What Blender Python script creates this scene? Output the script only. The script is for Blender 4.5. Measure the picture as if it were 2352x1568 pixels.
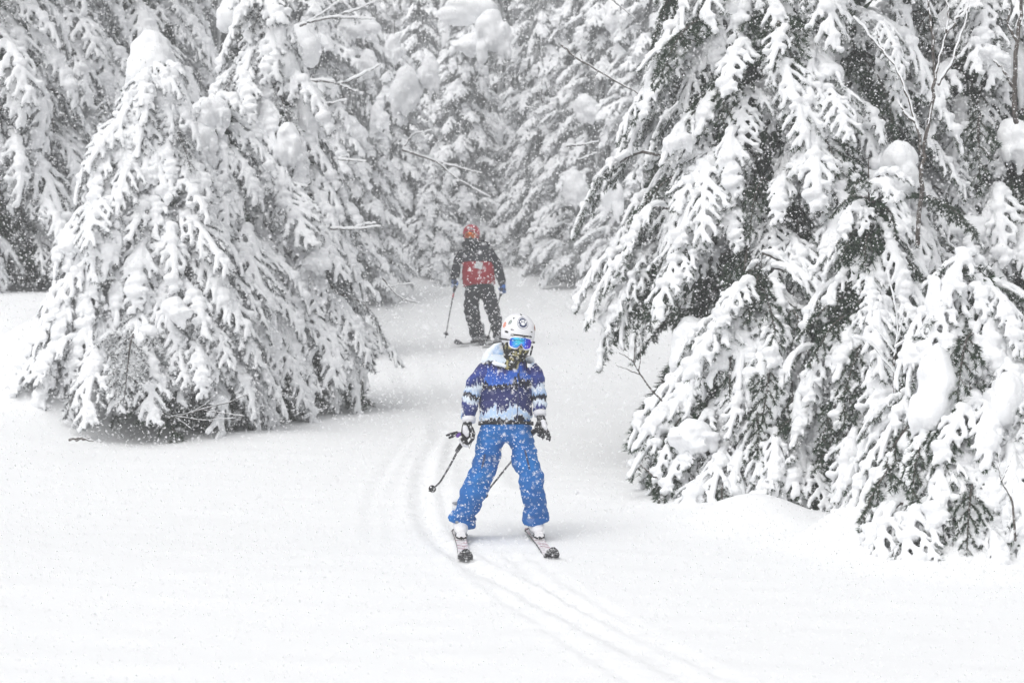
import bpy, bmesh, math, random
import numpy as np
from mathutils import Vector, Matrix, Euler, noise

for o in list(bpy.data.objects):
    bpy.data.objects.remove(o)
scene = bpy.context.scene
R = math.radians

# ------------------------------------------------------------------ camera
PITCH = R(5.0)
CAM = np.array([0.0, 0.0, 1.6])
FPX = 2352 * 85 / 36.0            # focal length in pixels of a 2352 x 1568 frame
cam_data = bpy.data.cameras.new('camera')
cam_data.lens = 85
cam_data.sensor_width = 36
cam_data.clip_end = 600
cam_data.dof.use_dof = True
cam_data.dof.focus_distance = 15.5
cam_data.dof.aperture_fstop = 5.6
cam = bpy.data.objects.new('camera', cam_data)
scene.collection.objects.link(cam)
cam.location = CAM
cam.rotation_euler = (R(90) + PITCH, 0, 0)
scene.camera = cam

# ------------------------------------------------------------------ sky and sun
SUN_EL, SUN_AZ = R(50), R(212)    # azimuth clockwise from north (+Y): behind the camera, a little left
world = bpy.data.worlds.new('World')
scene.world = world
world.use_nodes = True
wn, wl = world.node_tree.nodes, world.node_tree.links
wn.clear()
w_out = wn.new('ShaderNodeOutputWorld')
w_bg = wn.new('ShaderNodeBackground')
w_sky = wn.new('ShaderNodeTexSky')
w_sky.sky_type = 'NISHITA'
w_sky.sun_disc = False
w_sky.sun_elevation = SUN_EL
w_sky.sun_rotation = SUN_AZ
w_sky.air_density = 1.0
w_sky.dust_density = 4.0
w_hs = wn.new('ShaderNodeHueSaturation')   # overcast: the cloud layer takes the blue out
w_hs.inputs['Saturation'].default_value = 0.10
wl.new(w_sky.outputs[0], w_hs.inputs['Color'])
wl.new(w_hs.outputs[0], w_bg.inputs['Color'])
w_bg.inputs['Strength'].default_value = 0.15
wl.new(w_bg.outputs[0], w_out.inputs['Surface'])

sun_data = bpy.data.lights.new('sun', 'SUN')
sun_data.energy = 0.55
sun_data.angle = R(70)
sun_data.color = (1.0, 0.985, 0.96)
sun = bpy.data.objects.new('sun', sun_data)
scene.collection.objects.link(sun)
sd = Vector((math.sin(SUN_AZ) * math.cos(SUN_EL), math.cos(SUN_AZ) * math.cos(SUN_EL), math.sin(SUN_EL)))
sun.rotation_euler = sd.to_track_quat('Z', 'Y').to_euler()

scene.view_settings.view_transform = 'Standard'
scene.view_settings.look = 'None'
scene.view_settings.gamma = 1.0
scene.view_settings.use_curve_mapping = False
scene.view_settings.exposure = 0.12
cy = scene.cycles
cy.max_bounces = 6
cy.diffuse_bounces = 4
cy.glossy_bounces = 3
cy.transmission_bounces = 3
cy.volume_bounces = 2
cy.caustics_reflective = False
cy.caustics_refractive = False
cy.use_denoising = True

# ------------------------------------------------------------------ helpers
COL = scene.collection
rng = np.random.default_rng(7)
random.seed(7)

def nrm(v):
    v = np.asarray(v, float)
    return v / (np.linalg.norm(v) + 1e-12)

def pt(px, py, Y):
    """World point on the line of sight through (px, py) of a 2352 x 1568 frame at world distance Y."""
    xc, h = (px - 1176) / FPX, (784 - py) / FPX
    d = np.array([xc, math.cos(PITCH) - h * math.sin(PITCH), math.sin(PITCH) + h * math.cos(PITCH)])
    return CAM + d * (Y / d[1])

def tag(o, label=None, cat=None, group=None, kind=None):
    if label: o['label'] = label
    if cat: o['category'] = cat
    if group: o['group'] = group
    if kind: o['kind'] = kind
    return o

def link(name, mesh, parent=None, loc=None):
    o = bpy.data.objects.new(name, mesh)
    COL.objects.link(o)
    if parent is not None: o.parent = parent
    if loc is not None: o.location = loc
    return o

def empty(name, loc, label=None, cat=None, group=None):
    o = bpy.data.objects.new(name, None)
    o.empty_display_size = 0.1
    COL.objects.link(o)
    o.location = loc
    return tag(o, label, cat, group)

def mesh_np(name, V, F, mats=(), midx=None, smooth=True):
    """Mesh from arrays; F is an (n,3) / (n,4) array or a list of such arrays."""
    if isinstance(F, np.ndarray): F = [F]
    F = [np.asarray(f, np.int32) for f in F if len(f)]
    m = bpy.data.meshes.new(name)
    V = np.asarray(V, np.float32)
    m.vertices.add(len(V)); m.vertices.foreach_set('co', V.ravel())
    idx = np.concatenate([f.ravel() for f in F])
    tot = np.concatenate([np.full(len(f), f.shape[1], np.int32) for f in F])
    st = np.concatenate([[0], np.cumsum(tot)[:-1]]).astype(np.int32)
    m.loops.add(len(idx)); m.loops.foreach_set('vertex_index', idx)
    m.polygons.add(len(tot)); m.polygons.foreach_set('loop_start', st)
    try: m.polygons.foreach_set('loop_total', tot)
    except Exception: pass
    for mt in mats: m.materials.append(mt)
    if midx is not None: m.polygons.foreach_set('material_index', np.asarray(midx, np.int32))
    m.update(calc_edges=True)
    m.validate()
    m.polygons.foreach_set('use_smooth', np.full(len(m.polygons), bool(smooth)))
    return m

class Geo:
    """Collects closed tubes, ellipsoids and boxes as one array mesh."""
    def __init__(self):
        self.V, self.Q, self.T, self.n, self.qm, self.tm = [], [], [], 0, [], []
        self.mat = 0
    def add(self, V, Q=None, T=None):
        V = np.asarray(V, float)
        self.V.append(V)
        if Q is not None and len(Q):
            self.Q.append(np.asarray(Q) + self.n); self.qm += [self.mat] * len(Q)
        if T is not None and len(T):
            self.T.append(np.asarray(T) + self.n); self.tm += [self.mat] * len(T)
        self.n += len(V)
    def rings(self, cs, us, vs):
        """Closed loft: ring centres cs with half-axes us, vs (vectors)."""
        k = self.sides
        a = np.linspace(0, 2 * np.pi, k, endpoint=False)
        n = len(cs)
        V = [c + np.outer(np.cos(a), u) + np.outer(np.sin(a), v) for c, u, v in zip(cs, us, vs)]
        V = np.concatenate(V + [np.array([cs[0], cs[-1]])])
        Q, T = [], []
        for i in range(n - 1):
            for j in range(k):
                j2 = (j + 1) % k
                Q.append((i * k + j, i * k + j2, (i + 1) * k + j2, (i + 1) * k + j))
        for j in range(k):
            j2 = (j + 1) % k
            T.append((n * k, j2, j)); T.append((n * k + 1, (n - 1) * k + j, (n - 1) * k + j2))
        self.add(V, Q, T)
    sides = 8
    def tube(self, pts, rad, sides=8, ref=(1, 0, 0), flat=1.0, round_ends=True):
        """Tapered tube; rad is a number, a list, or a list of (a, b) pairs (a along ref)."""
        pts = np.asarray(pts, float)
        n = len(pts)
        rad = np.broadcast_to(rad, (n,)) if np.ndim(rad) == 0 else np.asarray(rad, float)
        if rad.ndim == 1: rad = np.stack([rad, rad * flat], 1)
        tg = np.gradient(pts, axis=0) if n > 1 else np.array([[0, 0, 1.0]])
        C, U, W = [], [], []
        for i in range(n):
            t = nrm(tg[i]); r0 = np.asarray(ref, float)
            if abs(t @ nrm(r0)) > 0.93: r0 = np.array([0, 1.0, 0]) if abs(t[1]) < 0.9 else np.array([0, 0, 1.0])
            u = nrm(r0 - (r0 @ t) * t); v = np.cross(t, u)
            if round_ends and i == 0:
                C.append(pts[0] - t * rad[0].mean() * .75); U.append(u * rad[0, 0] * .6); W.append(v * rad[0, 1] * .6)
            C.append(pts[i]); U.append(u * rad[i, 0]); W.append(v * rad[i, 1])
            if round_ends and i == n - 1:
                C.append(pts[i] + t * rad[i].mean() * .75); U.append(u * rad[i, 0] * .6); W.append(v * rad[i, 1] * .6)
        self.sides = sides
        self.rings(C, U, W)
    def ball(self, c, r, sides=10, rot=None):
        r = np.broadcast_to(r, (3,)).astype(float)
        M = np.eye(3) if rot is None else np.array(rot)
        el = np.linspace(-np.pi / 2, np.pi / 2, 8)[1:-1]
        c = np.asarray(c, float)
        C = [c + M @ np.array([0, 0, r[2] * math.sin(e)]) for e in el]
        self.sides = sides
        cc = [c - M @ np.array([0, 0, r[2]])] + C + [c + M @ np.array([0, 0, r[2]])]
        ff = [1e-4] + [math.cos(e) for e in el] + [1e-4]
        self.rings(cc, [M @ np.array([r[0] * f, 0, 0]) for f in ff], [M @ np.array([0, r[1] * f, 0]) for f in ff])
    def box(self, c, h, rot=None):
        M = np.eye(3) if rot is None else np.array(rot)
        s = np.array([(x, y, z) for x in (-1, 1) for y in (-1, 1) for z in (-1, 1)], float) * np.asarray(h, float)
        V = np.asarray(c) + s @ M.T
        Q = [(0, 1, 3, 2), (4, 6, 7, 5), (0, 4, 5, 1), (2, 3, 7, 6), (0, 2, 6, 4), (1, 5, 7, 3)]
        self.add(V, Q)
    def mesh(self, name, mats=(), smooth=True):
        F = []; mi = []
        if self.Q: F.append(np.concatenate(self.Q)); mi += self.qm
        if self.T: F.append(np.concatenate(self.T)); mi += self.tm
        return mesh_np(name, np.concatenate(self.V), F, mats, mi, smooth)

def remesh(geo, name, voxel, mats=(), smooth=4, keep=1.0, push=None):
    """Melts overlapping closed shapes into one skin (voxel remesh, smoothed, thinned), then moves it along its normals by push(co)."""
    tmp = bpy.data.objects.new('tmp', geo.mesh('tmp'))
    COL.objects.link(tmp)
    md = tmp.modifiers.new('r', 'REMESH'); md.mode = 'VOXEL'; md.voxel_size = voxel; md.use_smooth_shade = True
    if smooth:
        ms = tmp.modifiers.new('s', 'SMOOTH'); ms.factor = 0.5; ms.iterations = smooth
    if keep < 1:
        dc = tmp.modifiers.new('d', 'DECIMATE'); dc.ratio = keep
    dg = bpy.context.evaluated_depsgraph_get(); dg.update()
    m = bpy.data.meshes.new_from_object(tmp.evaluated_get(dg))
    m.name = name
    old = tmp.data
    bpy.data.objects.remove(tmp); bpy.data.meshes.remove(old)
    if push is not None:
        n = len(m.vertices)
        co = np.empty(n * 3, np.float32); m.vertices.foreach_get('co', co); co = co.reshape(-1, 3)
        no = np.empty(n * 3, np.float32); m.vertex_normals.foreach_get('vector', no); no = no.reshape(-1, 3)
        co = co + no * push(co)[:, None]
        m.vertices.foreach_set('co', co.astype(np.float32).ravel()); m.update()
    m.materials.clear()
    for mt in mats: m.materials.append(mt)
    m.polygons.foreach_set('use_smooth', np.ones(len(m.polygons), bool))
    return m

def lumpy(scale, amp, seed=0, stretch=(1, 1, 1)):
    st = np.asarray(stretch, float)
    def f(co):
        c = co * scale * st + seed * 13.7
        return np.array([noise.noise(Vector(p)) for p in c]) * amp
    return f

# ------------------------------------------------------------------ materials
def new_mat(name, base=(0.8, 0.8, 0.8), rough=0.6, metal=0.0, spec=0.3):
    m = bpy.data.materials.new(name); m.use_nodes = True
    b = m.node_tree.nodes['Principled BSDF']
    b.inputs['Base Color'].default_value = (*base, 1)
    b.inputs['Roughness'].default_value = rough
    b.inputs['Metallic'].default_value = metal
    b.inputs['Specular IOR Level'].default_value = spec
    return m

def nodes(m): return m.node_tree.nodes, m.node_tree.links, m.node_tree.nodes['Principled BSDF']

def add_bump(m, scale, strength, dist=0.01, detail=4, coord='Object', stretch=None):
    n, l, b = nodes(m)
    tc = n.new('ShaderNodeTexCoord'); tx = n.new('ShaderNodeTexNoise'); bp = n.new('ShaderNodeBump')
    tx.inputs['Scale'].default_value = scale; tx.inputs['Detail'].default_value = detail
    bp.inputs['Strength'].default_value = strength; bp.inputs['Distance'].default_value = dist
    src = tc.outputs[coord]
    if stretch:
        mp = n.new('ShaderNodeMapping'); mp.inputs['Scale'].default_value = stretch
        l.new(src, mp.inputs['Vector']); src = mp.outputs[0]
    l.new(src, tx.inputs['Vector']); l.new(tx.outputs[0], bp.inputs['Height']); l.new(bp.outputs[0], b.inputs['Normal'])
    return tx

def noise_mix(m, ca, cb, scale, lo=0.4, hi=0.6, detail=3, coord='Object'):
    """Base colour: two colours mixed by a noise."""
    n, l, b = nodes(m)
    tc = n.new('ShaderNodeTexCoord'); tx = n.new('ShaderNodeTexNoise'); rp = n.new('ShaderNodeValToRGB')
    tx.inputs['Scale'].default_value = scale; tx.inputs['Detail'].default_value = detail
    l.new(tc.outputs[coord], tx.inputs['Vector'])
    rp.color_ramp.elements[0].position = lo; rp.color_ramp.elements[0].color = (*ca, 1)
    rp.color_ramp.elements[1].position = hi; rp.color_ramp.elements[1].color = (*cb, 1)
    l.new(tx.outputs[0], rp.inputs[0]); l.new(rp.outputs[0], b.inputs['Base Color'])
    return rp

M = {}
M['snow'] = new_mat('snow', (0.89, 0.90, 0.915), 0.75, spec=0.2)
add_bump(M['snow'], 55, 0.35, 0.012, 5)
M['ground_snow'] = new_mat('ground_snow', (0.87, 0.877, 0.888), 0.8, spec=0.15)
add_bump(M['ground_snow'], 9, 0.12, 0.03, 8)
M['flake'] = new_mat('flake', (0.97, 0.97, 0.98), 0.9, spec=0.0)
_n, _l, _b = nodes(M['flake'])          # thin ice lets light through from behind
_tr = _n.new('ShaderNodeBsdfTranslucent'); _tr.inputs[0].default_value = (.97, .97, .98, 1)
_mx = _n.new('ShaderNodeMixShader'); _mx.inputs[0].default_value = .5
_l.new(_b.outputs[0], _mx.inputs[1]); _l.new(_tr.outputs[0], _mx.inputs[2]); _l.new(_mx.outputs[0], _n['Material Output'].inputs['Surface'])
M['needle'] = new_mat('needle', (0.04, 0.05, 0.04), 0.65)
_r = noise_mix(M['needle'], (0.010, 0.030, 0.014), (0.036, 0.070, 0.034), 13, 0.35, 0.60, 5)
_e = _r.color_ramp.elements.new(.70); _e.color = (.34, .36, .36, 1)        # dusted with snow here and there
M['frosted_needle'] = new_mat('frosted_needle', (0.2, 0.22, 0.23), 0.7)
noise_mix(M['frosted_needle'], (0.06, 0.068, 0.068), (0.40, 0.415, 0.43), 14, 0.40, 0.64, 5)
M['hazed_needle'] = new_mat('hazed_needle', (0.3, 0.31, 0.32), 0.7)  # needles of the distant trees: haze painted in as a paler colour
noise_mix(M['hazed_needle'], (0.25, 0.262, 0.268), (0.70, 0.71, 0.72), 9, 0.38, 0.62, 5)
M['bark'] = new_mat('bark', (0.07, 0.058, 0.05), 0.9)
noise_mix(M['bark'], (0.05, 0.042, 0.038), (0.13, 0.115, 0.105), 30, 0.35, 0.65)
add_bump(M['bark'], 60, 0.5, 0.004)
HAZE = 0.0039
# ------------------------------------------------------------------ ground
def smooth01(t):
    t = np.clip(t, 0, 1); return t * t * (3 - 2 * t)

_wv = [(rng.uniform(0, 2 * np.pi), rng.uniform(1.6, 7.0), rng.uniform(0, 6.28)) for _ in range(10)]
_wf = [(rng.normal(1.45, 0.35), rng.uniform(0.35, 1.1), rng.uniform(0, 6.28)) for _ in range(12)]
MOUNDS = []      # (x, y, height, rx, ry)
def base_height(x, y):
    x = np.asarray(x, float); y = np.asarray(y, float)
    z = -0.722 + 0.1528 * y
    z = z + 0.045 * np.maximum(y - 37, 0) + 0.16 * smooth01((y - 50) / 25) * np.maximum(y - 50, 0)
    z = z + 1.05 * smooth01((-x - 3.3) / 1.7) * smooth01((y - 18.5) / 7.5)          # bank under the left trees
    z = z + 0.45 * smooth01((x - 2.0) / 3.0) * smooth01((y - 16.5) / 4)          # bank under the right trees
    z = z + 0.35 * smooth01((-x - 2.6) / 3.0) * smooth01((17 - y) / 6) * 0.5
    amp = 0.007
    for a, w, p in _wv:
        z = z + amp * np.sin((x * math.cos(a) + y * math.sin(a)) * 2 * np.pi / w + p) * (w / 7 + .2)
    for a, w, p in _wf:
        z = z + 0.0012 * np.sin((x * math.cos(a) + y * math.sin(a)) * 2 * np.pi / w + p)
    return z
def ground_z(x, y):
    z = base_height(x, y)
    for mx, my, mh, rx, ry in MOUNDS:
        z = z + mh * np.exp(-(((x - mx) / rx) ** 2 + ((y - my) / ry) ** 2))
    return z
def ground_hit(px, py):
    lo, hi = 4.0, 80.0
    prev = lo
    for Y in np.arange(4, 80, 0.05):
        p = pt(px, py, Y)
        if p[2] < float(ground_z(p[0], p[1])): break
        prev = Y
    p = pt(px, py, prev)
    return np.array([p[0], p[1], float(ground_z(p[0], p[1]))])
def on_ground(x, y, dz=0.0): return np.array([x, y, float(ground_z(x, y)) + dz])

# mounds where snow has drifted and slid off the trees: pixel, width px, height m
for px, py, h, rx, ry in [(205, 985, 0.42, .26, .35), (110, 925, 0.42, .40, .5), (330, 1000, .12, .3, .3), (40, 860, .35, .6, .6), (1740, 1215, 0.20, .42, .45),
                          (1925, 1262, 0.14, .22, .3), (2080, 1260, 0.30, .38, .4), (1600, 1165, 0.10, .35, .4),
                          (1130, 640, 0.45, 1.3, 1.5), (960, 640, 0.5, .8, 1.2), (560, 1010, 0.05, .9, .5), (2240, 1300, 0.15, .4, .4)]:
    g = ground_hit(px, py)
    MOUNDS.append((g[0], g[1] + ry * .6, h, rx, ry))

# ski tracks: pixel polylines dropped on the slope
def track(pxs, off=0.0):
    P = np.array([ground_hit(*p)[:2] for p in pxs])
    t = np.concatenate([[0], np.cumsum(np.linalg.norm(np.diff(P, axis=0), axis=1))])
    tt = np.linspace(0, t[-1], 60)
    Q = np.stack([np.interp(tt, t, P[:, i]) for i in (0, 1)], 1)
    for _ in range(60): Q[1:-1] = (Q[:-2] + 2 * Q[1:-1] + Q[2:]) / 4
    tg = np.gradient(Q, axis=0); nn = np.stack([-tg[:, 1], tg[:, 0]], 1); nn /= np.linalg.norm(nn, axis=1)[:, None]
    return Q + nn * off
T1 = [(1010, 985), (975, 1060), (960, 1130), (965, 1195), (1000, 1260), (1080, 1315), (1200, 1360), (1330, 1415), (1450, 1480), (1580, 1560)]
T2 = [(1175, 1275), (1230, 1325), (1310, 1375), (1420, 1440), (1540, 1510), (1640, 1567)]
T3 = [(985, 950), (905, 1050), (860, 1120), (848, 1185), (855, 1235)]
T4 = [(960, 770), (925, 820), (920, 850), (940, 880), (990, 930), (1050, 1010), (1100, 1120)]
TRACKS = [(track(T1), .040, .06), (track(T1, .17), .024, .04), (track(T1, -.13), .012, .04), (track(T2), .028, .05), (track(T2, .12), .020, .042), (track(T2, -.35), .018, .04),
          (track(T3), .014, .05), (track(T3, .13), .011, .045), (track(T4), .030, .12), (track(T4, .35), .02, .09)]
def track_height(x, y):
    z = np.zeros_like(x)
    for Q, dep, wd in TRACKS:
        bb = (x > Q[:, 0].min() - .5) & (x < Q[:, 0].max() + .5) & (y > Q[:, 1].min() - .5) & (y < Q[:, 1].max() + .5)
        if not bb.any(): continue
        X, Yv = x[bb], y[bb]
        best = np.full(X.shape, 9.0); sgn = np.ones(X.shape)
        for i in range(len(Q) - 1):
            a, b = Q[i], Q[i + 1]; ab = b - a
            t = np.clip(((X - a[0]) * ab[0] + (Yv - a[1]) * ab[1]) / (ab @ ab + 1e-9), 0, 1)
            dx, dy = X - a[0] - t * ab[0], Yv - a[1] - t * ab[1]
            d = np.hypot(dx, dy); m = d < best
            best[m] = d[m]; sgn[m] = np.sign(ab[0] * dy - ab[1] * dx)[m]
        fade = .5 + .3 * np.sin(X * 9 + Yv * 6.3) * np.sin(X * 23 - Yv * 17) + .2 * np.sin(Yv * 41 + X * 37)
        z[bb] += fade * (-dep * np.exp(-(best / wd) ** 2) + dep * .75 * np.exp(-((best - wd * 1.9) / (wd * .8)) ** 2) * (sgn < 0) + dep * .25 * np.exp(-((best - wd * 1.9) / (wd * .8)) ** 2) * (sgn > 0))
    return z
xs = np.concatenate([-np.geomspace(90, 8, 26), np.arange(-7.8, -2.7, .14), np.arange(-2.7, 3.4, .032), np.arange(3.4, 7.8, .14), np.geomspace(8, 90, 26)])
ys = np.concatenate([np.arange(-12, 8, .8), np.arange(8, 22, .04), np.geomspace(22, 46, 130)[0:], np.geomspace(46.6, 150, 40)])
GX, GY = np.meshgrid(xs, ys)
GZ = ground_z(GX, GY) + track_height(GX, GY)
nx, ny = len(xs), len(ys)
ii = (np.arange(ny - 1)[:, None] * nx + np.arange(nx - 1)[None]).ravel()
ground = link('ground', mesh_np('ground', np.stack([GX.ravel(), GY.ravel(), GZ.ravel()], 1), np.stack([ii, ii + 1, ii + 1 + nx, ii + nx], 1), [M['ground_snow']]))
tag(ground, 'smooth white snow of the ski slope with curved ski tracks', kind='structure')
# ------------------------------------------------------------------ boughs, built once per kind and shared
DOWN = np.array([0, 0, -1.0])
def grow(p, d, length, grav, n, wob, rg):
    pts = [p]; d = nrm(d); ds = length / n
    for _ in range(n):
        d = nrm(d + DOWN * grav * ds / max(length, .05) + rg.normal(0, wob, 3))
        p = p + d * ds; pts.append(p)
    return np.array(pts)

def bough_axes(seed, L, up0, grav, dense=1.0, wide=1.0):
    rg = np.random.default_rng(seed)
    ax = []
    main = grow(np.zeros(3), (math.cos(up0), 0, math.sin(up0)), L, grav, 14, .03, rg)
    ax.append((main, 0))
    n1 = int(L * 8.5 * dense) + 3
    for k in range(n1):
        t = .14 + .83 * (k + rg.uniform(-.3, .3)) / (n1 - 1)
        t = min(max(t, .08), .97)
        f = t * 14; i = min(int(f), 13); p = main[i] + (main[i + 1] - main[i]) * (f - i)
        td = nrm(main[i + 1] - main[i]); sd_ = 1 if k % 2 else -1
        ln = wide * (L * .44 * (1 - t) ** .75 * rg.uniform(.75, 1.2) + .085)
        ln = min(ln, .62)
        side = grow(p, td * .72 + np.array([0, sd_ * .9, 0]) + rg.normal(0, .08, 3), ln, .95 * rg.uniform(.6, 1.3), 6, .04, rg)
        ax.append((side, 1))
        if ln > .19:
            n2 = max(2, int(ln / .085))
            for q in range(n2):
                u = .25 + .68 * (q + rg.uniform(-.25, .25)) / max(n2 - 1, 1); u = min(max(u, .1), .95)
                f2 = u * 6; i2 = min(int(f2), 5); pp = side[i2] + (side[i2 + 1] - side[i2]) * (f2 - i2)
                sdv = nrm(side[i2 + 1] - side[i2]); up = np.array([.35, 0, 1.0]); pr = nrm(np.cross(sdv, up)); s2 = 1 if q % 2 else -1
                l2 = .34 * ln * (1 - u) * rg.uniform(.8, 1.2) + .042
                ax.append((grow(pp, sdv * .85 + pr * s2 * .62 + rg.normal(0, .07, 3), l2, .6, 4, .04, rg), 2))
    return ax

def bough_snow(ax, seed, fat, name, voxel, keep, skip=.11):
    rg = np.random.default_rng(seed + 99)
    g = Geo()
    base = {0: (.047, .024), 1: (.0305, .0150), 2: (.0200, .0125)}
    for pts, lv in ax:
        if lv and rg.random() < skip: continue
        n = len(pts); t = np.linspace(0, 1, n)
        r0, r1 = base[lv]
        r = (r0 + (r1 - r0) * t) * fat * rg.uniform(.85, 1.2) * (1 + rg.normal(0, .12, n))
        if lv == 0: r[0] *= .6
        r[-1] *= .7
        tg = np.gradient(pts, axis=0)
        q = []
        for i in range(n):
            d = nrm(tg[i]); upv = np.array([.45, 0, 1.0]); nn = nrm(upv - (upv @ d) * d)
            q.append(pts[i] + nn * r[i] * .75)
        g.tube(np.array(q), np.stack([r * 1.15, r * .86], 1), 6, ref=(0, 1, 0))
        if lv < 2:
            for _ in range(3 if lv == 0 else int(rg.random() < .35)):      # pads where more snow has settled
                i = rg.integers(1, n - 2); rr = r0 * fat * rg.uniform(1.1, 1.6)
                g.ball(q[i] + np.array([0, rg.normal(0, .02), .006]), (rr * 1.15, rr * 1.25, rr * .8), 8)
    f1, f2 = lumpy(16, .006 * fat, seed), lumpy(48, .004, seed + 1)
    return remesh(g, name, voxel, [M['snow']], 4, keep, lambda co: f1(co) + f2(co))

def bough_needles(ax, seed, name, mats, dens=1.0, size=1.0, rime=0.0):
    rg = np.random.default_rng(seed + 5)
    V, T, mi = [], [], []
    n0 = 0
    for pts, lv in ax:
        ln = np.linalg.norm(np.diff(pts, axis=0), axis=1).sum()
        k = int(ln * (210, 260, 330)[lv] * dens)
        if k < 2: continue
        t = rg.uniform(.12 if lv == 0 else .02, 1.02, k) * (len(pts) - 1)
        i = np.clip(t.astype(int), 0, len(pts) - 2); f = (t - i)[:, None]
        p = pts[i] * (1 - f) + pts[i + 1] * f
        d = pts[i + 1] - pts[i]; d /= np.linalg.norm(d, axis=1)[:, None]
        rv = rg.normal(0, 1, (k, 3)); rv[:, 2] -= .45
        rv -= (rv * d).sum(1)[:, None] * d; rv /= np.linalg.norm(rv, axis=1)[:, None] + 1e-9
        dirn = rv * .8 + d * .65; dirn /= np.linalg.norm(dirn, axis=1)[:, None]
        le = rg.uniform(.026, .046, k)[:, None] * size
        w = np.cross(dirn, rg.normal(0, 1, (k, 3))); w /= np.linalg.norm(w, axis=1)[:, None]; w *= .0042 * size
        V.append(np.stack([p - w, p + w, p + dirn * le], 1).reshape(-1, 3))
        T.append(n0 + np.arange(3 * k).reshape(-1, 3)); n0 += 3 * k; mi += [0] * k
    for pts, lv in ax:                               # rime needles feathering the edges of the snow
        if lv == 0 or not rime: continue
        ln = np.linalg.norm(np.diff(pts, axis=0), axis=1).sum(); k = int(ln * 260 * rime)
        if k < 2: continue
        t = rg.uniform(.05, 1.05, k) * (len(pts) - 1); i = np.clip(t.astype(int), 0, len(pts) - 2); f = (t - i)[:, None]
        p = pts[i] * (1 - f) + pts[i + 1] * f + np.array([.006, 0, .012])
        d = pts[i + 1] - pts[i]; d /= np.linalg.norm(d, axis=1)[:, None]
        rv = rg.normal(0, 1, (k, 3)); rv -= (rv * d).sum(1)[:, None] * d; rv /= np.linalg.norm(rv, axis=1)[:, None] + 1e-9
        dirn = rv * .85 + d * .5; dirn /= np.linalg.norm(dirn, axis=1)[:, None]
        w = np.cross(dirn, rg.normal(0, 1, (k, 3))); w /= np.linalg.norm(w, axis=1)[:, None]; w *= .0042 * size
        le = rg.uniform(.030, .044, k)[:, None] * size
        V.append(np.stack([p - w, p + w, p + dirn * le], 1).reshape(-1, 3))
        T.append(n0 + np.arange(3 * k).reshape(-1, 3)); n0 += 3 * k; mi += [2] * k
    g = Geo()
    for pts, lv in ax:
        if lv < 2: g.tube(pts, np.linspace((.016, .006)[lv], .0025, len(pts)), 4, round_ends=False)
    gv = np.concatenate(g.V); gq = np.concatenate(g.Q) + n0
    V.append(gv)
    m = mesh_np(name, np.concatenate(V), [np.concatenate(T), gq], mats, mi + [1] * len(gq), False)
    return m

KINDS = {}     # class -> list of (length, reach, snow mesh, dark needle mesh, frosted needle mesh)
for cls, specs in {
    'long': [(11, 1.5, .10, 2.0, 1.0), (12, 1.6, -.05, 1.6, 1.05), (13, 1.5, .2, 2.6, 1.0), (14, 1.6, 0, 2.2, 1.1)],
    'medium': [(21, 1.0, .1, 2.2, 1.05), (22, 1.1, -.15, 1.7, 1.1), (23, .95, .3, 3.2, 1.0), (24, 1.05, 0, 2.4, 1.15), (25, 1.0, -.4, 2.0, 1.1), (26, 1.1, -.2, 2.8, 1.0)],
    'short': [(31, .58, .1, 1.8, 1.1), (32, .62, -.3, 1.8, 1.2), (33, .6, .3, 2.8, 1.15), (34, .65, -.1, 2.4, 1.0)],
}.items():
    KINDS[cls] = []
    for seed, L, up0, grav, fat in specs:
        ax = bough_axes(seed, L, up0, grav, 1.0, {'long': .85, 'medium': .68, 'short': .7}[cls])
        sn = bough_snow(ax, seed, fat, 'bough_snow', .0105, .5)
        nd = bough_needles(ax, seed, 'bough_needles', [M['needle'], M['bark']], 1.8, 1.1)
        nr = bough_needles(ax, seed, 'bough_needles', [M['needle'], M['bark'], M['snow']], 1.3, 1.1, 1.0)
        nf = nr.copy(); nf.materials[0] = M['frosted_needle']
        KINDS[cls].append((L, float(ax[0][0][-1][0]), sn, (nd, nr), nf))
HEAVY = []     # plastered boughs of the trees further off: snow and needles in one mesh
for seed, L, up0, grav in [(41, 1.2, .1, 1.4), (42, 1.3, -.1, 1.2), (43, 1.1, .2, 1.8), (44, 1.25, 0, 1.5)]:
    ax = bough_axes(seed, L, up0, grav, .75, 1.05)
    sn = bough_snow(ax, seed, 1.75, 'heavy_snow', .024, .5, .12)
    nf = bough_needles(ax, seed, 'heavy_needles', [M['frosted_needle' if seed < 45 else 'hazed_needle'], M['bark']], .55, 1.7)
    HEAVY.append((L, float(ax[0][0][-1][0]), sn, nf))

def mass_mesh(seed, n, size, mat):
    """Dark twigs and needles inside a crown, in a cone of height 1 and radius 1."""
    rg = np.random.default_rng(seed)
    u = rg.random(n); z = 1 - np.sqrt(1 - u * .97)
    r = (1 - z) * np.sqrt(rg.uniform(.02, 1, n)) * .62; a = rg.uniform(0, 2 * np.pi, n)
    p = np.stack([r * np.cos(a), r * np.sin(a), z], 1)
    d = np.stack([np.cos(a), np.sin(a), rg.normal(-.7, .5, n)], 1) + rg.normal(0, .5, (n, 3)); d /= np.linalg.norm(d, axis=1)[:, None]
    w = np.cross(d, rg.normal(0, 1, (n, 3))); w /= np.linalg.norm(w, axis=1)[:, None]
    s = size * rg.uniform(.5, 1.4, n)[:, None]
    sc = np.array([1, 1, .45])
    V = np.stack([p - w * s * .2 * sc, p + w * s * .2 * sc, p + d * s * sc], 1).reshape(-1, 3)
    return mesh_np('inner_twigs', V, np.arange(3 * n).reshape(-1, 3), [mat], None, False)
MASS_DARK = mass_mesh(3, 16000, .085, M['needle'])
MASS_GREY = mass_mesh(4, 16000, .085, M['frosted_needle'])
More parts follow.
